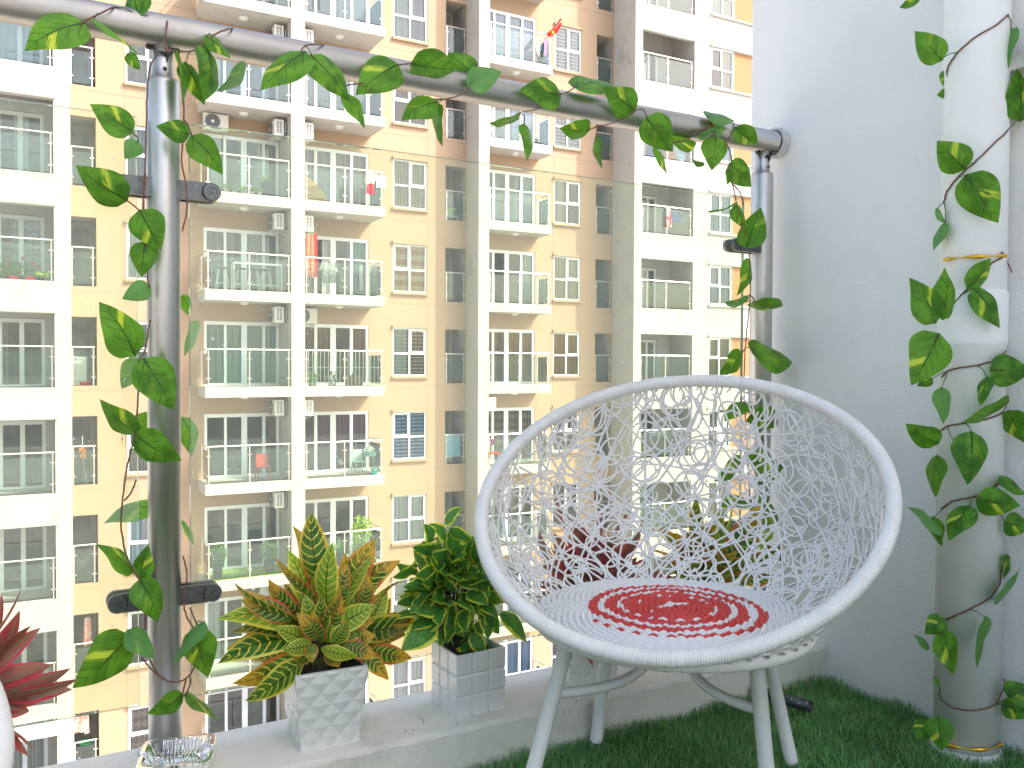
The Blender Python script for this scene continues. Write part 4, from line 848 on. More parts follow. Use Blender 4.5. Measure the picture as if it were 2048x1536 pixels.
ivy('ivy_vine', 'artificial ivy vine hanging down the near steel post on the left', post_leaves, post_stems, ptY(YR-.045))
right_leaves = [(1461, 328, 1504, 374, 52), (1458, 342, 1455, 370, 14), (1466, 411, 1416, 425, 16, 0, 0, 'b'), (1468, 414, 1492, 457, 26), (1494, 492, 1521, 414, 58, -.01, -.02), (1499, 522, 1477, 592, 26), (1492, 604, 1450, 606, 24, 0, 0, 'b'), (1510, 604, 1566, 616, 44, -.02, -.01), (1508, 706, 1587, 722, 50, -.02, -.01),
    (1482, 710, 1440, 748, 38), (1507, 826, 1556, 856, 54, -.02, -.01), (1499, 804, 1448, 840, 32), (1502, 925, 1570, 934, 54, -.02, -.01), (1480, 922, 1430, 964, 24), (1498, 1000, 1440, 1012, 24), (1515, 1010, 1560, 1040, 40, -.02, -.01), (1518, 1078, 1562, 1132, 52, -.02, -.01)]
right_stems = [[(1451, 282), (1462, 310), (1462, 328), (1455, 345), (1466, 372), (1474, 410), (1480, 430), (1490, 470), (1497, 500), (1501, 560), (1498, 620), (1492, 680), (1488, 760), (1490, 830), (1495, 900), (1500, 1000), (1510, 1080)], [(1462, 365), (1480, 385), (1487, 412)], [(1496, 590), (1505, 594), (1510, 604)], [(1492, 695), (1500, 696), (1508, 706)], [(1492, 604), (1497, 596)], [(1482, 710), (1490, 697)]]
ivy('ivy_vine', 'artificial ivy vine hanging down the far steel post next to the side wall', right_leaves, right_stems, ptY(YR-.05))
def ptP(x, y, d=0): return atd(x, y, 1.69+d)
pipe_leaves = [(1842, -8, 1800, 16, 26, .05, .05), (1882, 118, 1830, 62, 58), (1896, 140, 1890, 178, 30, .08, .08), (1895, 186, 1874, 190, 22, .08, .08), (2022, 62, 2014, 136, 24, .03, .02, 'b'), (2040, 238, 2036, 136, 52, .03, .02), (1928, 336, 1874, 282, 70, -.01, -.01), (1935, 354, 1996, 446, 80, -.01, -.02, 'm'),
    (1872, 420, 1893, 450, 16, .06, .07, 'b'), (1890, 448, 1865, 502, 18, .06, .07, 'b'), (1937, 574, 1985, 516, 40), (1950, 580, 2002, 656, 50, 0, -.01), (1869, 642, 1822, 554, 64), (1884, 634, 1893, 534, 56, .01, .02), (1876, 672, 1824, 770, 82, 0, -.02), (1864, 758, 1834, 772, 24, .02, .03), (1882, 778, 1889, 848, 28, .03, .03, 'b'),
    (1984, 740, 2064, 742, 70, 0, 0), (1974, 756, 1960, 812, 28, .0, -.01), (2014, 806, 1924, 847, 36, -.01, -.02), (2018, 824, 2056, 890, 56, .02, .02), (1874, 886, 1811, 849, 46), (1874, 914, 1868, 996, 38, 0, 0), (1943, 868, 1937, 970, 70, -.01, -.02, 'm'), (2000, 958, 2056, 990, 28), (1957, 1000, 2042, 1012, 64, -.01, -.02),
    (2010, 1046, 2062, 1056, 52, .02, .02), (1938, 1014, 1896, 1080, 54, -.01, -.02), (1882, 1060, 1816, 1012, 22, 0, 0, 'b'), (1866, 1036, 1881, 1094, 28, .03, .03), (2012, 1110, 2009, 1160, 16, .04, .04), (1992, 1206, 2043, 1136, 18, 0, 0, 'b'), (1970, 1236, 1950, 1336, 30, 0, -.02, 'b'), (1886, 1238, 1850, 1268, 44, .0, 0),
    (1884, 1266, 1909, 1350, 48, -.01, -.02), (1858, 1296, 1826, 1268, 14, .01, .02, 'b'), (1876, 1436, 1884, 1502, 58, -.03, -.05), (1858, 1444, 1832, 1478, 48, -.0, -.02), (2018, 1394, 2062, 1372, 56, .0, 0), (2006, 1408, 2060, 1436, 44, .03, .02), (1878, 1372, 1866, 1350, 10, .05, .05)]
def pst(pts): return [vis_pipe(*p) for p in pts]
def wrapback(pa, pb, n=7):                                     # carry the stem round the back of the pipe
    c = np.array(PC); a0 = math.atan2(*(pa[:2]-c)[::-1]); a1 = math.atan2(*(pb[:2]-c)[::-1])
    while a1 < a0: a1 += 2*math.pi
    if (a1-a0) > 2*math.pi: a1 -= 2*math.pi
    t = np.linspace(0, 1, n); R_ = PR+.0025
    return [np.array([c[0]+R_*math.cos(a0+(a1-a0)*q), c[1]+R_*math.sin(a0+(a1-a0)*q), pa[2]+(pb[2]-pa[2])*q]) for q in t]
fr = [[(2016, 30), (1990, 52), (1950, 75), (1915, 105), (1898, 130), (1893, 145)], [(2014, 262), (1985, 290), (1950, 325), (1915, 355), (1893, 385), (1888, 405)], [(2008, 512), (1985, 525), (1960, 552), (1925, 588), (1900, 618), (1887, 640)], [(2012, 702), (1985, 722), (1955, 731), (1915, 736), (1895, 742), (1883, 755)],
      [(2004, 826), (1975, 838), (1930, 846), (1895, 852), (1881, 862)], [(2004, 960), (1975, 985), (1940, 995), (1905, 1002), (1882, 1018)], [(2004, 1130), (2000, 1165), (1980, 1195), (1940, 1218), (1900, 1236), (1882, 1248)], [(2002, 1385), (1990, 1410), (1950, 1421), (1905, 1416), (1884, 1400), (1878, 1388)]]
PS = [pst(f) for f in fr]; chain = []
for i, f in enumerate(PS):
    chain += f
O3 = PS[0][0]
root = empty('ivy_vine', tuple(O3), label='artificial ivy vine spiralling up the white drain pipe', cat='artificial ivy')
for i, f in enumerate(PS):
    Q = np.array(f); t = np.linspace(0, len(Q)-1, 30); Q = np.stack([np.interp(t, np.arange(len(Q)), Q[:, k]) for k in range(3)], 1); c = np.array(PC); v = Q[:, :2]-c; v /= np.linalg.norm(v, axis=1)[:, None]; Q[:, :2] = c+v*(PR+.003)
    m = MB(); m.tube(Q+RNG.normal(size=Q.shape)*.0003, .0017, 6); m.build('stem', STEM, root, True, O3)
m = MB(); m.tube([vis_pipe(2004, 505, .004), atd(2014, 510, 1.74), atd(2015, 525, 1.73), atd(2024, 545, 1.73)], .0014, 5); m.build('tendril', STEM, root, True, O3); m = MB(); m.tube([vis_pipe(1895, 852), atd(1900, 870, 1.70), atd(1925, 905, 1.70)], .0009, 5); m.build('tendril', STEM, root, True, O3)
m = MB(); m.tube([vis_pipe(2002, 1388), atd(2012, 1368, 1.76), atd(2004, 1352, 1.80)], .0016, 5)
m.build('tendril', STEM, root, True, O3)
V3 = np.concatenate([np.array(f) for f in PS])
for L in pipe_leaves:
    bx, by, tx, ty, w = L[:5]; db, dt = (L[5], L[6]) if len(L) > 6 else (0, 0); fl = L[7] if len(L) > 7 else ''
    p0 = ptP(bx, by, db); p1 = ptP(tx, ty, dt)
    p0[0] = min(p0[0], XW-.01); p1[0] = min(p1[0], XW-.006)
    dep = (p0@FW+p1@FW)/2; vd = unit(-unit((p0+p1)/2)+RNG.normal(size=3)*.1)
    P, UV = leaf_mesh(p0, p1, w*dep/FPX, vd, arch=random.uniform(.03, .1), cup=random.uniform(.08, .2), flip=random.choice((-1, 1)), back=('b' in fl), wave=.07)
    P[..., 0] = np.minimum(P[..., 0], XW-.002)
    if 'm' in fl: UV[..., 1] = 1-UV[..., 1]
    mb = MB(); mb.grid(P, uv=UV); lf = mb.build('leaf', IVY, root, True, O3)
    i = np.argmin(np.linalg.norm(V3-p0, axis=1)); q = V3[i]
    if .002 < np.linalg.norm(q-p0) < .08: ms2 = MB(); ms2.tube([p0+(p1-p0)*.12, p0, (p0+q)/2+np.array([-.002, -.004, .003]), q], [.0007, .001, .001, .0012], 5); ms2.build('stalk', STEMG, lf, True, O3)
# gold twist ties
gold = simple('gold_foil', (.85, .48, .05), .25, .9)
def tie(name, label, pts, w=.0035, wide=True):
    Q = np.array([vis_pipe(*p, .0035) for p in pts]); t = np.linspace(0, len(Q)-1, 50); Q = np.stack([np.interp(t, np.arange(len(Q)), Q[:, k]) for k in range(3)], 1)
    c = np.array(PC); v = Q[:, :2]-c; v /= np.linalg.norm(v, axis=1)[:, None]; Q[:, :2] = c+v*(PR+.007); tw = .002+.0015*np.sin(np.linspace(0, 14, 50))
    m = MB(); r = empty(name, tuple(Q[0]), label=label, cat='twist tie'); m.tube(Q, np.abs(tw)+.0008, 6); m.build('foil', gold, r, True, Q[0]); return r
tie('twist_tie', 'gold foil tie round the pipe just above its joint', [(1891, 520), (1910, 517), (1945, 514), (1980, 513), (2008, 512)])
tie('twist_tie', 'gold foil tie round the foot of the pipe', [(1895, 1489), (1920, 1494), (1950, 1498), (1980, 1495), (1998, 1488)])
r = empty('twist_tie', tuple(at(1420, 240, YR-.03)), label='short gold foil tie on the handrail near its right end', cat='twist tie')
m = MB(); A = [at(1412, 238, YR+.02), at(1420, 240, YR-.034), at(1428, 248, YR-.044), at(1432, 258, YR-.046)]; m.tube(A, [.0015, .0028, .002, .0012], 6); m.tube([at(1420, 240, YR-.034), at(1425, 255, YR-.05)], .0012, 5); m.build('foil', gold, r, True, at(1420, 240, YR-.03))
# ------------------------------------------------------------------ pots with artificial plants on the parapet
CER = varied('white_ceramic', (.72, .71, .66), .06, 5, .25, bm=.05, bd=.002)
SOIL = varied('black_soil', (.05, .045, .03), .7, 60, .95, bm=1, bd=.004)
def pot_diamond(bw, tw, h, cols=4, rows=4, depth=.0036):
    """four-sided tapering pot whose faces carry a relief of raised diamonds"""
    m = MB(); nz, nx = rows*14, cols*12; zz_ = np.linspace(0, h, nz+1); P = []
    for side in range(4):
        for i in range(nx):
            s = i/nx; col = []
            for z in zz_:
                hw = (bw+(tw-bw)*(z/h))/2; x = -hw+2*hw*s
                a = (s*cols*1.5) % 2; b = (z/h*rows*1.75) % 2; d = min(a+b, 4-a-b, 2-a+b, a+2-b, abs(a-1)+abs(b-1))
                rel = depth*(1-d)*(1 if z < h-.004 else 0)
                p = np.array([x, -hw-rel, z]); an = side*math.pi/2; col.append([p[0]*math.cos(an)-p[1]*math.sin(an), p[0]*math.sin(an)+p[1]*math.cos(an), z])
            P.append(col)
    m.grid(np.array(P), closed_u=True)
    hw = tw/2; t = .004; iw = hw-t; sq = lambda w, z: [(-w, -w, z), (w, -w, z), (w, w, z), (-w, w, z)]
    m.add(sq(hw, h)+sq(iw, h)+sq(iw-.003, h-.02), quads=[[i, (i+1) % 4, 4+(i+1) % 4, 4+i] for i in range(4)]+[[4+i, 4+(i+1) % 4, 8+(i+1) % 4, 8+i] for i in range(4)])
    m.add(sq(bw/2, 0), quads=[[0, 3, 2, 1]]); return m
def pot_tiles(w, h):
    """cube pot whose faces are cut into three by three raised cushions"""
    m = MB(); n = 10*3; P = []
    zz_ = np.linspace(0, h, n+1)
    def g(a):
        f = (a*3) % 1; d = min(f, 1-f); return min(1, d/.07)
    for side in range(4):
        for i in range(n):
            s = i/n; col = []
            for z in zz_:
                x = -w/2+w*s; e = min(g(s), 1) if 0 < i else 1
                gz = g(z/h) if 0 < z < h-1e-6 else 1
                rel = -.0035*(1-min(e, gz)); an = side*math.pi/2; p = (x, -w/2-rel)
                col.append([p[0]*math.cos(an)-p[1]*math.sin(an), p[0]*math.sin(an)+p[1]*math.cos(an), z])
            P.append(col)
    m.grid(np.array(P), closed_u=True); hw = w/2; iw = hw-.005; sq = lambda w, z: [(-w, -w, z), (w, -w, z), (w, w, z), (-w, w, z)]
    m.add(sq(hw, h)+sq(iw, h)+sq(iw-.002, h-.018), quads=[[i, (i+1) % 4, 4+(i+1) % 4, 4+i] for i in range(4)]+[[4+i, 4+(i+1) % 4, 8+(i+1) % 4, 8+i] for i in range(4)])
    m.add(sq(hw, 0), quads=[[0, 3, 2, 1]]); return m
def soil(w, z):
    m = MB(); s = np.linspace(-w/2, w/2, 26); X, Y = np.meshgrid(s, s, indexing='ij'); m.grid(np.stack([X, Y, z+.006*RNG.random(X.shape)+.004*np.sin(X*90)*np.cos(Y*70)], -1)); return m
lance = lambda t: np.sin(np.pi*np.clip(t, 0, 1)**.85)**.9
ovate = lambda t: np.sin(np.pi*np.clip(t, 0, 1)**.72)**.85
def uvbase(n):
    uv = N(n, 'ShaderNodeUVMap').outputs[0]; sx = N(n, 'ShaderNodeSeparateXYZ'); n.links.new(uv, sx.inputs[0])
    U, v = sx.outputs[0], sx.outputs[1]; idx = math_(n, 'FLOOR', math_(n, 'DIVIDE', U, 2.0)); u = math_(n, 'SUBTRACT', U, math_(n, 'MULTIPLY', idx, 2.0))
    d = math_(n, 'MULTIPLY', math_(n, 'ABSOLUTE', math_(n, 'SUBTRACT', v, .5)), 2.0)
    w = N(n, 'ShaderNodeTexWhiteNoise', noise_dimensions='1D'); n.links.new(idx, w.inputs['W'])
    return u, v, d, w.outputs['Value']
def finish(n, p, o, c, h=None, tl=.35, rough=.42, tcol=None):
    n.links.new(c, p.inputs['Base Color']); p.inputs['Roughness'].default_value = rough; p.inputs['Specular IOR Level'].default_value = .35
    if h is not None: bump(n, p, h, .4, .0012)
    t = N(n, 'ShaderNodeBsdfTranslucent'); n.links.new(c if tcol is None else mixc(n, .4, c, tcol), t.inputs[0]); ms = N(n, 'ShaderNodeMixShader'); ms.inputs[0].default_value = tl
    n.links.new(p.outputs[0], ms.inputs[1]); n.links.new(t.outputs[0], ms.inputs[2]); n.links.new(ms.outputs[0], o.inputs[0])
def croton_mat():
    """v stores the true width fraction; veins arch from the midrib and join near the edge"""
    m, n, p, o = new_mat('croton_leaf'); u, v, d, r = uvbase(n)
    cb = N(n, 'ShaderNodeCombineXYZ'); n.links.new(u, cb.inputs[0]); n.links.new(v, cb.inputs[1]); n.links.new(math_(n, 'MULTIPLY', r, 31.0), cb.inputs[2])
    nz = noise(n, 5, cb.outputs[0], 3, .6); nb = noise(n, 2.2, cb.outputs[0], 2, .5)
    green = mixc(n, ramp(n, nz, .35, .65), (.025, .115, .018), (.11, .25, .03))
    green = mixc(n, ramp(n, r, .66, .80), green, mixc(n, nz, (.20, .36, .03), (.34, .50, .04)))        # the lowest, yellow-green leaves
    q = math_(n, 'PINGPONG', math_(n, 'ADD', math_(n, 'SUBTRACT', math_(n, 'MULTIPLY', u, 9.0), math_(n, 'MULTIPLY', math_(n, 'POWER', d, 1.6), 1.5)), math_(n, 'MULTIPLY', nz, .7)), .5)
    vein = math_(n, 'LESS_THAN', q, .095)
    rim = ramp(n, math_(n, 'ADD', d, math_(n, 'MULTIPLY', nz, .12)), .80, .92)
    ywide = math_(n, 'MAXIMUM', vein, math_(n, 'MULTIPLY', rim, 1.0))
    ycol = mixc(n, ramp(n, nb, .4, .7), (.85, .82, .14), (.92, .70, .06))
    c = mixc(n, math_(n, 'MULTIPLY', ywide, .85), green, ycol)
    red = mixc(n, nb, (.78, .20, .03), (.55, .12, .05)); old = math_(n, 'SUBTRACT', 1.0, ramp(n, r, .50, .62))
    edge = math_(n, 'MULTIPLY', math_(n, 'MULTIPLY', ramp(n, math_(n, 'ADD', d, math_(n, 'MULTIPLY', nz, .3)), .84, .98), ramp(n, nb, .32, .42)), old)
    c = mixc(n, edge, c, red)
    top = math_(n, 'MULTIPLY', math_(n, 'MULTIPLY', ramp(n, math_(n, 'ADD', u, math_(n, 'MULTIPLY', nz, .5)), .75, 1.10), ramp(n, nb, .34, .5)), old); c = mixc(n, math_(n, 'MULTIPLY', top, .85), c, mixc(n, nz, (.80, .30, .03), (.85, .60, .05)))
    mid = math_(n, 'LESS_THAN', d, .045); c = mixc(n, mid, c, mixc(n, old, (.03, .05, .01), (.38, .09, .03)))
    finish(n, p, o, c, math_(n, 'SUBTRACT', math_(n, 'MULTIPLY', nz, .3), math_(n, 'MULTIPLY', vein, .5)), .38); return m
def edged_mat():
    m, n, p, o = new_mat('yellow_edged_leaf'); u, v, d, r = uvbase(n)
    cb = N(n, 'ShaderNodeCombineXYZ'); n.links.new(u, cb.inputs[0]); n.links.new(v, cb.inputs[1]); n.links.new(math_(n, 'MULTIPLY', r, 31.0), cb.inputs[2])
    nz = noise(n, 7, cb.outputs[0], 4, .7); nb = noise(n, 1.8, cb.outputs[0], 2, .5)
    g = mixc(n, ramp(n, nz, .35, .7), (.05, .20, .03), (.14, .36, .05)); g = mixc(n, ramp(n, r, .7, .9), g, (.10, .26, .05))
    e = ramp(n, math_(n, 'ADD', d, math_(n, 'MULTIPLY', math_(n, 'SUBTRACT', nz, .5), .75)), .68, .78); c = mixc(n, e, g, mixc(n, nb, (.80, .78, .06), (.62, .76, .08)))
    c = mixc(n, math_(n, 'LESS_THAN', d, .03), c, (.12, .22, .06))
    q = math_(n, 'PINGPONG', math_(n, 'SUBTRACT', math_(n, 'MULTIPLY', u, 6.0), math_(n, 'MULTIPLY', d, 1.6)), .5); finish(n, p, o, c, math_(n, 'ADD', q, math_(n, 'MULTIPLY', nz, .3)), .34); return m
def red_mat():
    m, n, p, o = new_mat('red_leaf'); u, v, d, r = uvbase(n)
    cb = N(n, 'ShaderNodeCombineXYZ'); n.links.new(math_(n, 'MULTIPLY', u, .45), cb.inputs[0]); n.links.new(math_(n, 'MULTIPLY', v, 3.0), cb.inputs[1]); n.links.new(math_(n, 'MULTIPLY', r, 31.0), cb.inputs[2])
    nz = noise(n, 5, cb.outputs[0], 4, .65); nb = noise(n, 2, cb.outputs[0], 2)
    c = mixc(n, ramp(n, nz, .40, .55), mixc(n, r, (.42, .03, .05), (.60, .06, .08)), mixc(n, nb, (.24, .16, .15), (.34, .30, .13)))
    c = mixc(n, ramp(n, math_(n, 'ADD', d, math_(n, 'MULTIPLY', nz, .3)), .88, 1.02), c, (.78, .07, .12))
    c = mixc(n, math_(n, 'MULTIPLY', ramp(n, nz, .66, .72), .6), c, (.45, .30, .06))
    finish(n, p, o, c, nz, .34); return m
CRO, EDG, RED = croton_mat(), edged_mat(), red_mat()
def blades(items, prof, full, arch, cup, wave, ymax=YR-.008):
    """items: (p0, p1, seen width m or None) -> one foliage mesh; UV.u carries leaf number*2"""
    m = MB()
    for i, it in enumerate(items):
        p0, p1, w = it[:3]; vd = it[3] if len(it) > 3 else unit(-unit((p0+p1)/2)+RNG.normal(size=3)*.5)
        L = np.linalg.norm(p1-p0); w = w if w is not None else L*full*2*random.uniform(.5, 1)
        P, UV = leaf_mesh(p0, p1, w, vd, full=full, arch=arch*random.uniform(.4, 1.4), cup=cup*random.uniform(.5, 1.4), wave=wave, heartbase=0, prof=prof, nt=13, ns=7, flip=random.choice((-1, 1)))
        nt, ns = P.shape[:2]; UV[..., 1] = np.linspace(1, 0, ns)[None, :]; UV[..., 0] = np.linspace(0, .999, nt)[:, None]+2*(it[4] if len(it) > 4 else i)
        P[..., 1] = np.minimum(P[..., 1], ymax); P[..., 2] = np.where((P[..., 1] > YI-.02), np.maximum(P[..., 2], ZP+.004), P[..., 2])
        m.grid(P, uv=UV)
    return m
# --- croton, front left
def px3(x, y, Y): return at(400+x/2.865, 1000+y/2.865, Y)
potc = np.array([.4855, 1.588, ZP])
r = empty('potted_croton', tuple(potc), math.radians(-3), label='orange and yellow veined croton in a faceted white pot, left end of the parapet', cat='potted plant')
pot_diamond(.106, .134, .146, 4, 4).build('pot', CER, r); soil(.124, .136).build('soil', SOIL, r)
cr = [((700, 500), (628, 66), 172, .00, .03), ((660, 560), (553, 138), 130, .02, .05), ((735, 640), (748, 250), 150, -.03, -.06), ((640, 640), (512, 285), 130, .0, .02), ((690, 590), (428, 342), 80, -.02, -.05), ((640, 700), (183, 498), 110, -.01, -.02), ((620, 745), (108, 655), 120, .0, .0), ((610, 770), (180, 735), 90, .01, .02),
      ((600, 800), (98, 912), 110, -.01, -.01), ((600, 855), (198, 1068), 130, -.02, -.05), ((606, 905), (268, 1158), 135, -.03, -.08), ((590, 850), (238, 905), 60, .02, .04), ((790, 620), (1002, 215), 120, .02, .04), ((800, 640), (985, 313), 80, .0, .0), ((830, 640), (1142, 325), 110, .02, .03), ((850, 560), (1012, 318), 56, .04, .05),
      ((930, 640), (962, 420), 80, -.02, -.03), ((960, 760), (1068, 498), 130, .0, .01), ((990, 600), (1240, 440), 56, .02, .03), ((760, 740), (1004, 600), 150, -.03, -.07), ((740, 760), (1000, 690), 120, -.02, -.05), ((850, 800), (1000, 780), 120, -.03, -.08), ((960, 850), (1217, 912), 125, -.02, -.05), ((990, 760), (1135, 640), 80, .03, .04), ((890, 850), (1088, 1028), 84, -.02, -.06),
      ((690, 850), (905, 900), 84, -.05, -.09), ((675, 720), (815, 488), 80, -.05, -.10), ((690, 700), (640, 560), 44, .0, .0), ((1040, 740), (1285, 640), 84, .03, .03), ((1080, 790), (1235, 668), 60, .03, .03), ((650, 690), (690, 440), 120, .03, .04), ((720, 600), (850, 300), 120, .03, .04), ((700, 640), (470, 560), 90, .03, .05), ((760, 620), (860, 420), 100, .01, .0), ((620, 690), (560, 520), 90, .01, .0),
      ((640, 780), (420, 780), 90, .02, .03), ((660, 800), (460, 720), 90, -.01, -.03), ((800, 780), (900, 640), 100, .01, .0), ((1000, 720), (1100, 560), 70, .03, .04), ((560, 700), (330, 620), 90, .03, .04)]
q3 = random.Random(17)
for i in range(42):
    a_ = q3.uniform(-.15, 3.3); L_ = q3.uniform(260, 520); bx, by = 690+.32*L_*math.cos(a_)*1.1, 760-.32*L_*math.sin(a_); cr.append(((bx, by), (690+L_*1.1*math.cos(a_), 790-L_*math.sin(a_)), q3.uniform(90, 140), q3.uniform(-.02, .04), q3.uniform(-.03, .06)))
for bx, by, tx, ty, w in ((680, 800, 560, 650, 110), (700, 820, 640, 640, 110), (730, 820, 760, 650, 100), (760, 830, 850, 690, 120), (650, 830, 480, 860, 110), (640, 850, 520, 960, 110), (780, 850, 930, 830, 110), (720, 850, 800, 960, 100), (660, 780, 600, 540, 110), (740, 780, 810, 560, 110), (800, 800, 950, 720, 110), (620, 800, 430, 730, 110), (700, 760, 690, 560, 110), (820, 820, 1010, 900, 110), (640, 820, 640, 930, 90)):
    cr.append(((bx, by), (tx, ty), w, q3.uniform(-.05, -.02), q3.uniform(-.09, -.04)))
rr_ = random.Random(3); items = []; st = MB(); base3 = px3(690, 975, 1.585)
lowset = {9, 10, 11, 19, 22, 24, 25, 4, 34, 35}
import itertools
hashid = {}
def pick(i, low):
    return i
for i, (b, t, w, db, dt) in enumerate(cr):
    p0, p1 = px3(*b, 1.575+db), px3(*t, 1.585+dt); dep = p0@FW
    items.append((p0, p1, w/2.865*dep/FPX*.98, unit(-unit(p0)+RNG.normal(size=3)*.22), None)); q = base3+np.array([rr_.uniform(-.018, .018), rr_.uniform(-.015, .015), -.008])
    e = p0+(p1-p0)*.10; st.tube([q, q+(p0-q)*.55+np.array([0, 0, .012]), p0, e], [.0022, .0017, .0014, .0007], 6)
# white-noise index picks: find numbers whose hash is high (yellow-green) or low (old, red-edged) is not possible here, so two meshes share one material by leaf number
fol = blades([(a, b, c, d, i) for i, (a, b, c, d, _) in enumerate(items)], lance, .21, .10, .10, .05)
def rotz(o_): o_.matrix_parent_inverse = Matrix.Identity(4)
def place_world(mb, name, mat, root, smooth=True):
    """mesh given in world coordinates, child of a turned root"""
    a = root.rotation_euler.z; c, s = math.cos(-a), math.sin(-a); o = np.array(root.location)
    for i, V in enumerate(mb.V):
        V = V-o; mb.V[i] = np.stack([V[:, 0]*c-V[:, 1]*s, V[:, 0]*s+V[:, 1]*c, V[:, 2]], 1)
    return mb.build(name, mat, root, smooth)
place_world(fol, 'foliage', CRO, r); place_world(st, 'stems', STEMG, r)
# --- yellow-edged bush in the cube pot
pot2 = np.array([.794, 1.590, ZP])
r = empty('potted_bush', tuple(pot2), math.radians(2), label='dense dark green bush with yellow leaf edges in a cube pot of raised squares', cat='potted plant')
pot_tiles(.113, .127).build('pot', CER, r); soil(.102, .112).build('soil', SOIL, r)
def px4(x, y, Y): return at(780+x/3.2, 1000+y/3.2, Y)
sp = [((700, 730), (893, 906), 150), ((430, 830), (597, 1036), 120), ((520, 850), (600, 985), 110), ((625, 850), (652, 1046), 80), ((290, 780), (72, 965), 84), ((340, 700), (190, 880), 120), ((600, 760), (545, 890), 110), ((330, 560), (210, 735), 140), ((430, 600), (620, 665), 130), ((620, 620), (700, 690), 80), ((370, 640), (400, 810), 110),
      ((330, 330), (145, 305), 110), ((300, 250), (200, 280), 80), ((380, 180), (490, 245), 60), ((440, 350), (380, 190), 130), ((540, 180), (600, 150), 60), ((490, 370), (470, 180), 120), ((560, 400), (545, 260), 130), ((350, 470), (280, 400), 130), ((410, 590), (320, 470), 110), ((380, 470), (495, 520), 110), ((640, 590), (570, 400), 130),
      ((240, 450), (170, 340), 90), ((170, 480), (100, 440), 60), ((180, 420), (20, 500), 90), ((200, 640), (30, 600), 90), ((180, 720), (0, 760), 100), ((280, 520), (90, 560), 80), ((620, 720), (700, 860), 120), ((500, 700), (450, 800), 100), ((550, 540), (690, 560), 110), ((360, 250), (290, 180), 80), ((350, 150), (370, 130), 50), ((270, 260), (240, 190), 100)]
its = []; st = MB(); b2 = px4(400, 945, 1.59); c2 = px4(440, 560, 1.58)
for b, t, w in sp:
    d1, d2 = random.uniform(-.045, .02), random.uniform(-.02, .01); p0, p1 = px4(*b, 1.575+d1), px4(*t, 1.575+d1+d2); L = np.linalg.norm(p1-p0)
    if L < .05: p1 = p0+(p1-p0)/max(L, 1e-3)*.055
    its.append((p0, p1, w/3.2*(p0@FW)/FPX*.9))
for i in range(150):
    v = unit(RNG.normal(size=3)*np.array([1, .55, .85])+[0, -.12, .15]); rad = random.uniform(.3, 1.0)
    p0 = c2+v*np.array([.078, .045, .078])*rad; out = unit(v+RNG.normal(size=3)*.45+np.array([0, -.1, -.25])); p1 = p0+out*random.uniform(.050, .068)
    if p0[2] < ZP+.145 and abs(p0[0]-pot2[0]) < .1: p0[2] += .06; p1[2] += .06
    its.append((p0, p1, None))
for a, b, *_ in its[::2]:
    q = b2+RNG.normal(size=3)*[.008, .006, 0]; st.tube([q, (q+a)/2+RNG.normal(size=3)*.006, a], [.0014, .0012, .0008], 5)
place_world(blades(its, ovate, .32, .10, .14, .05), 'foliage', EDG, r); place_world(st, 'stems', varied('dark_stalk', (.03, .04, .02), .5, 100, .7), r)
# --- red plant behind the chair, second croton in the corner, red plant beyond the left edge
def tuft(base, tips, n_extra, spread, seedr):
    out = []; st = MB(); q = random.Random(seedr)
    for t, w in tips:
        p1 = t; p0 = base+(p1-base)*q.uniform(.28, .42)+np.array([0, 0, .02]); out.append((p0, p1, w))
    for i in range(n_extra):
        a = q.uniform(0, 6.28); e = q.uniform(-.15, 1.3); L = q.uniform(.09, .16)*spread; d = np.array([math.cos(a)*math.cos(e), .45*math.sin(a)*math.cos(e), math.sin(e)])
        s0 = base+np.array([0, 0, q.uniform(.03, .09)]); p0 = s0+d*.02; p1 = s0+d*L; out.append((p0, p1, None))
    for a, b, *_ in out: st.tube([base+np.array([0, 0, -.01]), (base+a)/2+np.array([0, 0, .004]), a], [.002, .0016, .001], 5)
    return out, st
def px5(x, y, Y): return at(940+x/2.56, 740+y/2.56, Y)
r = empty('potted_red_plant', (1.098, 1.592, ZP), math.radians(-24), label='dark red striped-leaf plant in a faceted white pot behind the wicker chair', cat='potted plant')
pot_diamond(.095, .122, .130, 4, 4).build('pot', CER, r); soil(.11, .118).build('soil', SOIL, r)
bs = np.array([1.098, 1.590, ZP+.135])
tp = [((447, 655), 70), ((686, 680), 90), ((812, 704), 50), ((872, 830), 60), ((336, 832), 60), ((430, 832), 60), ((905, 745), 40), ((340, 1140), 70), ((1062, 1052), 60), ((560, 800), 90), ((620, 860), 110), ((760, 800), 80), ((370, 980), 90), ((860, 960), 90), ((1000, 1020), 70), ((500, 1110), 80), ((800, 1060), 90), ((930, 960), 60)]
tp = [(px5(x, y, 1.60+random.uniform(-.06, .05)), w/2.56*1.7/FPX) for (x, y), w in tp]; tp.append((at(1181, 1331, 1.50), .016))
its, st = tuft(bs, tp, 60, 1.0, 5); place_world(blades(its, lance, .21, .10, .16, .06), 'foliage', RED, r); place_world(st, 'stems', STEMG, r)
r = empty('potted_croton', (1.45, 1.592, ZP), math.radians(8), label='second yellow-veined croton, in the corner behind the right side of the wicker chair', cat='potted plant')
pot_diamond(.095, .122, .130, 4, 4).build('pot', CER, r); soil(.11, .118).build('soil', SOIL, r)
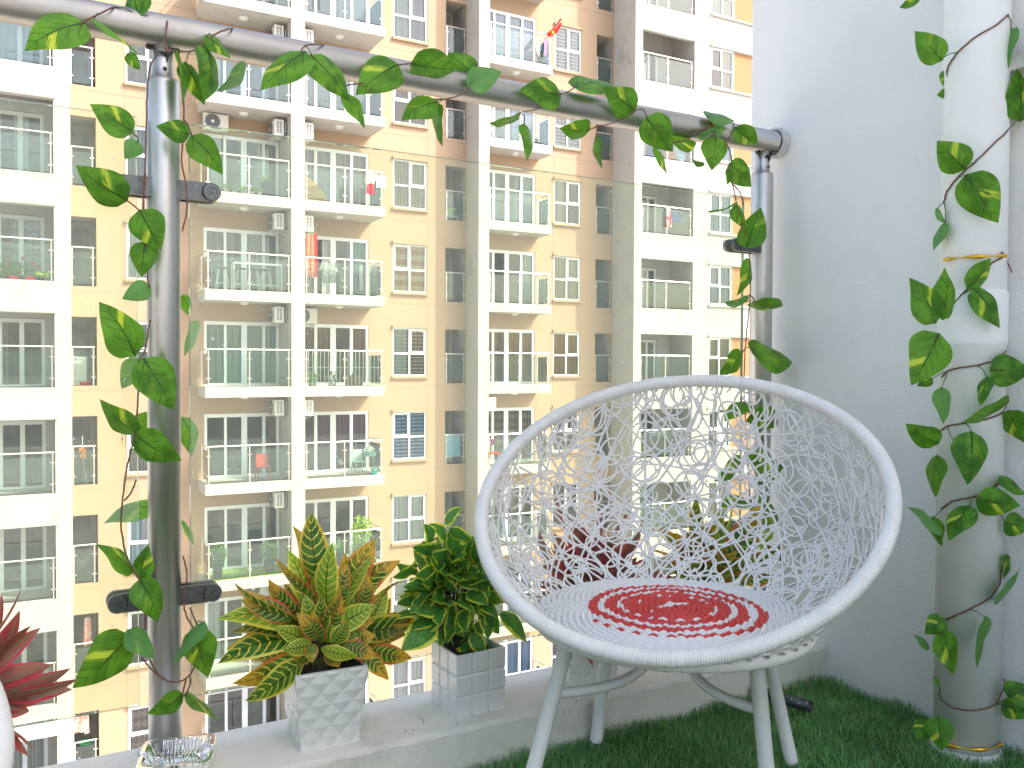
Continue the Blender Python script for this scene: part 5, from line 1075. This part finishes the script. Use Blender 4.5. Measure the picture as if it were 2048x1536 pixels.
bs = np.array([1.45, 1.590, ZP+.135]); tp = [((1150, 643), 90), ((960, 730), 50), ((920, 905), 70), ((1015, 990), 90), ((1090, 800), 90), ((1230, 760), 90), ((1350, 700), 80), ((1500, 690), 70), ((1560, 820), 80), ((1620, 900), 80), ((1000, 1100), 80), ((1250, 900), 120), ((1400, 860), 120), ((1480, 980), 110), ((1330, 1010), 120), ((1150, 980), 110), ((1600, 1060), 90), ((960, 800), 90)]
tp = [(px5(x, y, 1.60+random.uniform(-.07, .05)), w/2.56*1.85/FPX) for (x, y), w in tp]
its, st = tuft(bs, tp, 58, 1.05, 9); place_world(blades([(*i_[:3], unit(-unit(i_[0])+RNG.normal(size=3)*.5), k_+7) for k_, i_ in enumerate(its)], lance, .21, .10, .10, .05), 'foliage', CRO, r); place_world(st, 'stems', STEMG, r)
lx = at(-75, 1430, 1.585); r = empty('potted_red_plant', (lx[0], 1.588, ZP), math.radians(6), label='crimson and grey-green long-leaved plant poking in at the lower left edge', cat='potted plant')
pot_diamond(.098, .125, .130, 4, 4).build('pot', CER, r); soil(.112, .118).build('soil', SOIL, r); bs = np.array([lx[0], 1.585, ZP+.14])
tp = [((42, 1223), 34), ((60, 1247), 30), ((78, 1254), 34), ((142, 1341), 34), ((157, 1363), 40), ((146, 1376), 40), ((94, 1393), 46), ((74, 1499), 56), ((62, 1512), 20), ((10, 1190), 40), ((-40, 1170), 50), ((30, 1330), 60), ((60, 1420), 60)]
tp = [(at(x, y, 1.575+random.uniform(-.05, .03)), w*1.35/FPX) for (x, y), w in tp]
its, st = tuft(bs, tp, 16, .9, 12); place_world(blades(its, lance, .17, .06, .16, .05), 'foliage', RED, r); place_world(st, 'stems', STEMG, r)

# ------------------------------------------------------------------ wicker chair
RAT = varied('white_resin_wicker', (.78, .755, .69), .08, 25, .35)
LEG = varied('white_enamel', (.72, .72, .66), .12, 14, .28, bm=.1, bd=.001)
CX, CY, CZ, TH, AZ = 1.0414, 1.2313, -.2323, .5857, -2.4619; HR = (-.0011, .0038, -.0001, .0008)
nrm = np.array([math.sin(TH)*math.cos(AZ), math.sin(TH)*math.sin(AZ), math.cos(TH)]); ra = np.array([-math.sin(AZ), math.cos(AZ), 0]); rb = np.cross(nrm, ra)
def ringp(t):
    t = np.asarray(t); R_ = .37+HR[0]*np.cos(3*t)+HR[1]*np.sin(3*t)+HR[2]*np.cos(2*t)+HR[3]*np.sin(2*t)
    return np.array([CX, CY, CZ])+R_[..., None]*(np.cos(t)[..., None]*ra+np.sin(t)[..., None]*rb)
SC = np.array([1.012, 1.204, -.440]); SR = .244; O = np.array([SC[0], SC[1], ZFL])
chair = empty('wicker_chair', tuple(O), label='round white wicker scoop chair with a red swirl woven into its seat', cat='chair')
def wrapped(fn, rad, turns, amp, name, seg=8, n=12, closed=True):
    """a hoop bound tightly with round strand: every turn is a real ridge"""
    k = turns*seg; t = np.linspace(0, 2*np.pi, k, endpoint=False); C = fn(t); T = np.roll(C, -1, 0)-np.roll(C, 1, 0); T /= np.linalg.norm(T, axis=1)[:, None]
    up = unit(np.mean(np.cross(C-C.mean(0), T), 0)); A = np.cross(T, up); A /= np.linalg.norm(A, axis=1)[:, None]; B = np.cross(T, A)
    th = np.linspace(0, 2*np.pi, n, endpoint=False); ph = (t/(2*np.pi)*turns)[:, None]+th[None, :]/(2*np.pi)
    jit = np.interp(np.arange(k), np.arange(0, k+seg, seg), RNG.normal(size=len(np.arange(0, k+seg, seg))))*.00022
    Rr = rad+amp*(np.abs(np.sin(np.pi*ph))**.6-.5)+jit[:, None]
    P = C[:, None]+Rr[..., None]*(np.cos(th)[None, :, None]*A[:, None]+np.sin(th)[None, :, None]*B[:, None])
    m = MB(); m.grid(P, closed_u=True, closed_v=True); return m
wrapped(ringp, .0128, 560, .0019, 'rim').build('rim', RAT, chair, True, O)
seatring = lambda t: np.stack([SC[0]+.238*np.cos(t), SC[1]+.238*np.sin(t), np.full_like(t, -.458)], -1)
wrapped(seatring, .0105, 350, .0015, 'seat_hoop').build('seat_hoop', RAT, chair, True, O)
# basket shell between the seat edge and the rim, drawn as loops and wandering strands
def azof(P): return np.arctan2(P[..., 1]-SC[1], P[..., 0]-SC[0])
tt = np.linspace(0, 2*np.pi, 721); RPt = ringp(tt); AA = np.unwrap(azof(RPt)); sgn = 1 if AA[-1] > AA[0] else -1
def ring_at_az(a):
    base = AA if sgn > 0 else AA[::-1]; tr = tt if sgn > 0 else tt[::-1]; a = (np.asarray(a)-base[0]) % (2*np.pi)+base[0]; t = np.interp(a, base, tr); return ringp(t)
def shell(a, s):
    """a azimuth round the seat, s 0 at the seat edge, 1 at the rim"""
    a = np.asarray(a, float); s = np.asarray(s, float); rim = ring_at_az(a); ed = np.stack([SC[0]+(SR-.006)*np.cos(a), SC[1]+(SR-.006)*np.sin(a), np.full_like(a, SC[2]-.008)], -1)
    L = np.linalg.norm(rim-ed, axis=-1); out = np.stack([np.cos(a), np.sin(a), np.full_like(a, -.75)], -1); out /= np.linalg.norm(out, axis=-1)[..., None]
    return ed+(rim-ed)*s[..., None]+out*(np.sin(np.pi*s)*L*.17*np.clip(L/.32, 0, 1)**1.5)[..., None]
def shell_len(a):
    q = shell(np.full(9, a), np.linspace(0, 1, 9)); return float(np.linalg.norm(np.diff(q, axis=0), axis=1).sum())
bk = MB(); q = random.Random(21)
aback = AZ+math.pi
def strand(A, Sx, r=.0024):
    P = shell(np.array(A), np.clip(np.array(Sx), -.01, 1.0)); n_ = np.random.default_rng(q.randint(0, 9999)).normal()*.0009
    out = P-SC; out /= np.linalg.norm(out, axis=1)[:, None]; P = P+out*(n_+.0009*np.sin(np.linspace(0, q.uniform(6, 14), len(P)))[:, None]); bk.tube(P, r, 5, caps=False)
def area_w(a): return shell_len(a)
lens = {i: shell_len(i*math.pi/36) for i in range(72)}
def sl(a): return lens[int((a % (2*math.pi))/(math.pi/36)) % 72]
mx = max(lens.values()); cnt = 0
while cnt < 300:                                               # closed loops, from thumb-nail to palm size
    a = q.uniform(0, 2*math.pi)
    if q.random() > sl(a)/mx: continue
    L = sl(a); s = q.uniform(-.02, 1.02); R_ = q.uniform(.020, .038); sc = .25+s*(.14)
    t = np.linspace(0, 2*np.pi*q.choice((1, 1, 1, .8)), 26); e = q.uniform(.82, 1.0); ro = q.uniform(0, 3.14); x = R_*np.cos(t); y = R_*e*np.sin(t)
    x, y = x*math.cos(ro)-y*math.sin(ro), x*math.sin(ro)+y*math.cos(ro)
    if L < .05: continue
    S_ = s+y/L
    ok = (S_ > -.005) & (S_ < 1.0)
    if ok.sum() < 8: continue
    idx = np.where(ok)[0]; runs = np.split(idx, np.where(np.diff(idx) != 1)[0]+1)
    for ru in runs:
        if len(ru) > 4: strand(a+x[ru]/(.245+.13*s), S_[ru])
    cnt += 1
for fam in (-1, 1):                                            # two families of long strands crossing on the slant
    for i in range(38):
        a0 = i*2*math.pi/38+q.uniform(-.05, .05); sp0 = fam*q.uniform(.55, 1.15); am, fr_, p_ = q.uniform(.03, .11), q.uniform(5, 10), q.uniform(0, 6)
        s = np.linspace(0, 1, 44); strand(a0+sp0*(s-.5)+am*np.sin(fr_*s+p_), s)
cnt = 0
while cnt < 90:                                               # wandering strands that cross the loops diagonally
    a = q.uniform(0, 2*math.pi)
    if q.random() > (sl(a)/mx)*1.1+.05: continue
    L = sl(a); s = q.uniform(0, 1); h = q.choice((1, -1))*q.uniform(.6, 1.1)+q.choice((0, math.pi)); n = q.randint(18, 50); st_ = .0065; k = q.uniform(-5, 5); A_, S_ = [a], [s]
    for i in range(n):
        h += k*st_+q.uniform(-.02, .02); A_.append(A_[-1]+math.cos(h)*st_/.30); S_.append(S_[-1]+math.sin(h)*st_/max(sl(A_[-1]), .06))
        if not 0 <= S_[-1] <= 1: break
    if len(A_) > 6: strand(A_, S_)
    cnt += 1
for i in range(64):                                            # short ties binding the mesh to the rim
    a = i*2*math.pi/64+q.uniform(-.02, .02)
    if sl(a) < .06: continue
    s = 1-np.linspace(0, .014+.006*q.random(), 4)/sl(a); strand(np.full(4, a)+np.linspace(0, q.uniform(-.05, .05), 4), s, .0021)
bk.build('basket', RAT, chair, True, O)
m = MB()
for da in (-1.02, -.36, .36, 1.02):                             # thin ribs under the mesh
    a = aback+da; P = shell(np.full(14, a), np.linspace(0, 1, 14)); out = P-SC; out /= np.linalg.norm(out, axis=1)[:, None]; m.tube(P+out*.004, .0033, 6)
m.build('basket_rib', RAT, chair, True, O)
# woven seat
def seat_mat():
    m, n, p, o = new_mat('seat_weave'); co = objco(n); sx = N(n, 'ShaderNodeSeparateXYZ'); n.links.new(co, sx.inputs[0]); x, y = sx.outputs[0], sx.outputs[1]
    rd = math_(n, 'SQRT', math_(n, 'ADD', math_(n, 'MULTIPLY', x, x), math_(n, 'MULTIPLY', y, y))); a = math_(n, 'ARCTAN2', y, x)
    row = math_(n, 'DIVIDE', math_(n, 'FLOOR', math_(n, 'MULTIPLY', rd, 1/.0058)), 1/.0058)
    a = math_(n, 'ADD', a, math_(n, 'MULTIPLY', math_(n, 'SINE', math_(n, 'MULTIPLY', row, 900.0)), .02))
    ph = math_(n, 'FRACT', math_(n, 'SUBTRACT', math_(n, 'MULTIPLY', row, 1/.036), math_(n, 'MULTIPLY', a, -1/(2*math.pi))))
    duty = math_(n, 'SUBTRACT', 1.25, math_(n, 'MULTIPLY', row, 5.2)); inside = math_(n, 'LESS_THAN', row, .166)
    f = math_(n, 'MULTIPLY', math_(n, 'LESS_THAN', ph, duty), inside)
    nz = noise(n, 40, co, 3)
    n.links.new(mixc(n, f, mixc(n, nz, (.76, .735, .68), (.66, .64, .60)), mixc(n, nz, (.50, .018, .012), (.62, .05, .035))), p.inputs['Base Color']); p.inputs['Roughness'].default_value = .35
    return m
rows = int(SR/.0058); nr = rows*6; na = 72*8; R_ = np.linspace(.004, SR, nr); A_ = np.linspace(0, 2*np.pi, na, endpoint=False); RR, AG = np.meshgrid(R_, A_, indexing='ij')
rowi = np.floor(RR/.0058); sp_ = np.where(RR < .045, 18, np.where(RR < .10, 36, 72)); over = np.cos(AG*sp_/2+np.pi*(rowi % 2))
Zs = .0030*np.abs(np.sin(np.pi*RR/.0058))**.7+.0030*over+.0007*np.sin(AG*5+RR*30)-.010*(RR/SR)**2+.006+np.where(RR > SR-.018, -.05*(RR-SR+.018), 0)
m = MB(); m.grid(np.stack([RR*np.cos(AG), RR*np.sin(AG), Zs], -1), closed_v=True); m.grid(np.stack([RR*np.cos(AG), RR*np.sin(AG), Zs*0-.012], -1)[::12, ::8], closed_v=True)
sm = seat_mat(); seat = m.build('seat', sm, chair, True); seat.location = tuple(SC-O)
m = MB()                                                        # scalloped loops along the front edge of the seat and the central knot
for i in range(46):
    a = i*2*math.pi/46; w = .0125; t = np.linspace(-1, 1, 9); P = np.stack([(SR-.012+.017*(1-t**2))*np.cos(a+t*w/SR), (SR-.012+.017*(1-t**2))*np.sin(a+t*w/SR), -.004-.004*t**2+0*t], 1); m.tube(P, .0019, 6)
    for dx in (-.0022, .0022): m.tube([((SR-.020)*math.cos(a+dx/SR), (SR-.020)*math.sin(a+dx/SR), .000), ((SR+.006)*math.cos(a+dx/SR), (SR+.006)*math.sin(a+dx/SR), -.010)], .0016, 5)
sb = m.build('seat_binding', RAT, chair, True); sb.location = tuple(SC-O); m = MB()
for i in range(4): m.tube([(-.012, -.006+i*.004, .008), (0, -.006+i*.004, .0135), (.012, -.006+i*.004, .008)], .0021, 6)
m.tube([(-.034, .001, .008), (0, .001, .010), (.034, -.004, .008)], .0030, 6)
sb = m.build('seat_knot', RAT, chair, True); sb.location = tuple(SC-O)
# legs and curved stretchers
LG = {'fl': ((.782, 1.199, -.468), (.672, 1.196, ZFL)), 'fr': ((1.008, .992, -.468), (1.008, .945, ZFL)), 'bl': ((1.030, 1.408, -.468), (1.034, 1.472, ZFL)), 'br': ((1.222, 1.200, -.468), (1.325, 1.203, ZFL))}
for k_, (a, b) in LG.items():
    a, b = np.array(a), np.array(b); m = MB(); m.tube([a+(a-b)*.03, a*.5+b*.5, b], .0128, 20); m.build('leg', LEG, chair, True, O)
    m = MB(); m.tube([b+(a-b)*.05, b+(a-b)*.0], [.0140, .0145], 18); m.build('foot_cap', varied('foot_rubber', (.5, .52, .52), .2, 20, .7), chair, True, O)
    j = a+(b-a)*.225; c = np.array([SC[0], SC[1], 0]); d = c-j; d[2] = 0; L = np.linalg.norm(d); d /= L
    t = np.linspace(0, 1, 16); P = np.array([j+d*(L-.014)*(1-(1-min(1, q_*1.12))**1.0)+np.array([0, 0, .078*max(0, (q_-.42)/.58)**2.6-.008*math.sin(math.pi*min(1, q_*1.3))]) for q_ in t])
    m = MB(); m.tube(P, .0088, 14); m.tube([j-d*.004, j+d*.008], .0112, 14); m.build('stretcher', LEG, chair, True, O)
# a second chair of the same make, only its rim enters the picture at the left edge
c2_ = copy_tree(chair); c2_['label'] = 'second white wicker chair, only a sliver of its bound rim showing at the left edge'
for o_ in (chair, c2_): o_['group'] = 'white wicker chairs'
ang = math.radians(118); Q0 = ringp(np.linspace(0, 2*np.pi, 400))-O; ca, sa = math.cos(ang), math.sin(ang); Q0 = np.stack([Q0[:, 0]*ca-Q0[:, 1]*sa, Q0[:, 0]*sa+Q0[:, 1]*ca, Q0[:, 2]], 1)
def proj(P): z = P@FW; return 1024+FPX*(P@RT)/z, 768+FPX*(P@DN)/z
best = None
for tx in np.arange(-.9, .2, .01):
    T_ = np.array([tx, 1.03, ZFL]); P = Q0+T_; x, y = proj(P); i = np.argmax(np.where(P@FW > .2, x, -1e9)); e = abs(x[i]+13-22)
    if best is None or e < best[0]: best = (e, tx, y[i], P[i])
c2_.location = (best[1], 1.03, ZFL); c2_.rotation_euler.z = ang; print('second chair', best)
# ------------------------------------------------------------------ artificial turf
NB = 118000; X = RNG.uniform(.0, XW-.004, NB*2); Y = RNG.uniform(.35, YI-.003, NB*2); dens = Y > .35
keep = (X*RT[0]+Y*RT[1] > -.75) & (X+Y*1.0 > .9); X, Y = X[keep][:NB], Y[keep][:NB]; n_ = len(X)
hh = RNG.uniform(.014, .029, n_)*(1+.25*np.sin(X*23+Y*9)*np.sin(Y*31)); edge = (Y > YI-.035) | (X > XW-.03); hh = np.where(edge, hh*1.25, hh)
la = RNG.uniform(0, 6.28, n_); lean = RNG.uniform(.1, .8, n_)*hh; dx, dy = np.cos(la)*lean, np.sin(la)*lean; wa = RNG.uniform(0, 3.14, n_); ww = RNG.uniform(.0008, .0014, n_); wx, wy = np.cos(wa)*ww, np.sin(wa)*ww
z0_ = np.full(n_, ZFL); V = np.stack([np.stack([X-wx, Y-wy, z0_], 1), np.stack([X+wx, Y+wy, z0_], 1), np.stack([X+dx*.35+wx*.8, Y+dy*.35+wy*.8, z0_+hh*.6], 1), np.stack([X+dx*.35-wx*.8, Y+dy*.35-wy*.8, z0_+hh*.6], 1), np.stack([X+dx, Y+dy, z0_+hh], 1)], 1)
V[..., 0] = np.minimum(V[..., 0], XW-.001); V[..., 1] = np.minimum(V[..., 1], YI-.0005); V = V.reshape(-1, 3); b5 = np.arange(n_)[:, None]*5; uvt = np.zeros((n_*5, 2)); uvt[:, 0] = np.repeat(RNG.random(n_), 5); uvt[:, 1] = np.tile([0, 0, .6, .6, 1], n_)
m = MB(); m.add(V, quads=b5+np.array([0, 1, 2, 3]), uv=uvt); m.T.append(b5+np.array([3, 2, 4]))
mt_, n, p, o = new_mat('turf_blade'); uv = N(n, 'ShaderNodeUVMap').outputs[0]; sx = N(n, 'ShaderNodeSeparateXYZ'); n.links.new(uv, sx.inputs[0]); co = objco(n); big = ramp(n, noise(n, 7, co, 3), .35, .65)
cc = mixc(n, sx.outputs[0], (.10, .33, .08), (.32, .62, .20)); cc = mixc(n, ramp(n, sx.outputs[0], .84, .86), cc, (.45, .55, .25)); cc = mixc(n, math_(n, 'MULTIPLY', big, .35), cc, (.02, .09, .03))
finish(n, p, o, cc, None, .25, .45)
tf = m.build('artificial_turf', mt_); tag(tf, 'deep green artificial turf covering the balcony floor', 'artificial grass', kind='stuff')
m = MB(); m.box(-.3, XW-.001, .2, YI-.002, ZFL+.0005, ZFL+.003); b_ = m.build('turf_backing', simple('turf_backing', (.04, .10, .03), .9)); b_['kind'] = 'structure'
# ------------------------------------------------------------------ steel tube offcut on the turf
a, b = atz_ = (np.array([1.40, 1.455, ZFL+.032]), None); a = at(1556, 1388, 1.42); a[2] = ZFL+.036; bb = ray(1622, 1413); bb = bb*((ZFL+.034)/bb[2])
d = unit(bb-a); L = np.linalg.norm(bb-a); r = empty('tube_offcut', tuple(a), label='short dark grey hollow tube lying on the turf near the wall corner', cat='tube')
m = MB(); a0 = a-d*.06; up = np.array([0, 0, 1.]); sd = np.cross(d, up); th = np.linspace(0, 2*np.pi, 28, endpoint=False)
prof = [(0, .0125), (L+.06, .0125), (L+.06, .0105), (.0, .0105)]; P = np.array([[a0+d*l+sd*rr_q*math.cos(t)+up*rr_q*math.sin(t) for t in th] for l, rr_q in prof]); m.grid(P, closed_v=True, closed_u=True)
mtb, n, p, o = new_mat('spattered_tube'); co = objco(n); v = N(n, 'ShaderNodeTexVoronoi'); v.inputs['Scale'].default_value = 120; n.links.new(co, v.inputs['Vector']); f = math_(n, 'MULTIPLY', math_(n, 'LESS_THAN', v.outputs['Distance'], .22), ramp(n, noise(n, 40, co, 2), .55, .6)); n.links.new(mixc(n, f, (.075, .075, .08), (.5, .5, .5)), p.inputs['Base Color']); p.inputs['Roughness'].default_value = .45; p.inputs['Metallic'].default_value = .5
m.build('tube', mtb, r, True, a)
# ------------------------------------------------------------------ cut-glass ashtray
ac = np.array([.2235, 1.578, ZP+.0005]); r = empty('ashtray', tuple(ac), math.radians(-14), label='square cut-glass ashtray on the parapet at the foot of the near post', cat='ashtray')
Rm, hA, nA = .060, .032, 200; th = np.linspace(0, 2*np.pi, nA, endpoint=False)
def sq_r(t, e=8): return 1/((np.abs(np.cos(t))**e+np.abs(np.sin(t))**e)**(1/e))
rib = .0018*np.abs(np.sin(th*24)); notch = np.maximum(0, 1-np.abs((((th+math.pi/4) % (math.pi/2))-math.pi/4))/.13)
rows_ = []
for f_, z, k in ((.80, 0, 0), (.84, .002, .6), (.93, .016, 1), (1.0, hA-.003, 1), (.985, hA, .6), (.90, hA, .0), (.86, hA-.003, 0), (.70, .012, 0), (.60, .0085, 0), (.30, .008, 0), (.02, .008, 0)):
    R_ = sq_r(th)*Rm*f_+rib*k; zz2 = np.full(nA, z)
    if z > hA-.004: zz2 = zz2-.009*np.sqrt(notch)
    if f_ in (.70, .60): R_ = R_-.0015*np.abs(np.sin(th*20))
    rows_.append(np.stack([R_*np.cos(th), R_*np.sin(th), zz2], 1))
m = MB(); m.grid(np.array(rows_), closed_v=True); c0 = m.n; m.add([(0, 0, 0)]); k = np.arange(nA); m.T.append(np.stack([np.full(nA, c0), (k+1) % nA, k], -1)); m.add([(0, 0, .008)]); b0 = 10*nA; m.T.append(np.stack([np.full(nA, c0+1), b0+k, b0+(k+1) % nA], -1))
gm, n, p, o = new_mat('cut_crystal'); p.inputs['Transmission Weight'].default_value = 1; p.inputs['Roughness'].default_value = .02; p.inputs['IOR'].default_value = 1.5; p.inputs['Base Color'].default_value = (.93, .95, .93, 1)
m.build('dish', gm, r)
m = MB()
for i in range(10): x = -.027+i*.006; m = MB(); m.tube([(x, -.040, .0095), (x, -.046, .018), (x, -.052, .030)], .0022, 6); m.build('cut_rib', gm, r, True); m = MB(); m.tube([(x, .040, .0095), (x, .046, .018), (x, .052, .030)], .0022, 6); m.build('cut_rib', gm, r, True)
# grit on the parapet
m = MB(); 
for x, y in ((842, 1437), (847, 1440), (826, 1460), (1153, 1402), (1162, 1400), (915, 1447), (810, 1462), (846, 1445)):
    p_ = ray(x, y); p_ = p_*((ZP+.0008)/p_[2]); m.lathe([(0, .0015), (.0012, .0008), (.0013, -.0005)], tuple(p_), 6)
g_ = m.build('grit', M['sealant']); tag(g_, 'specks of dark grit scattered on the parapet top', 'grit', kind='stuff')
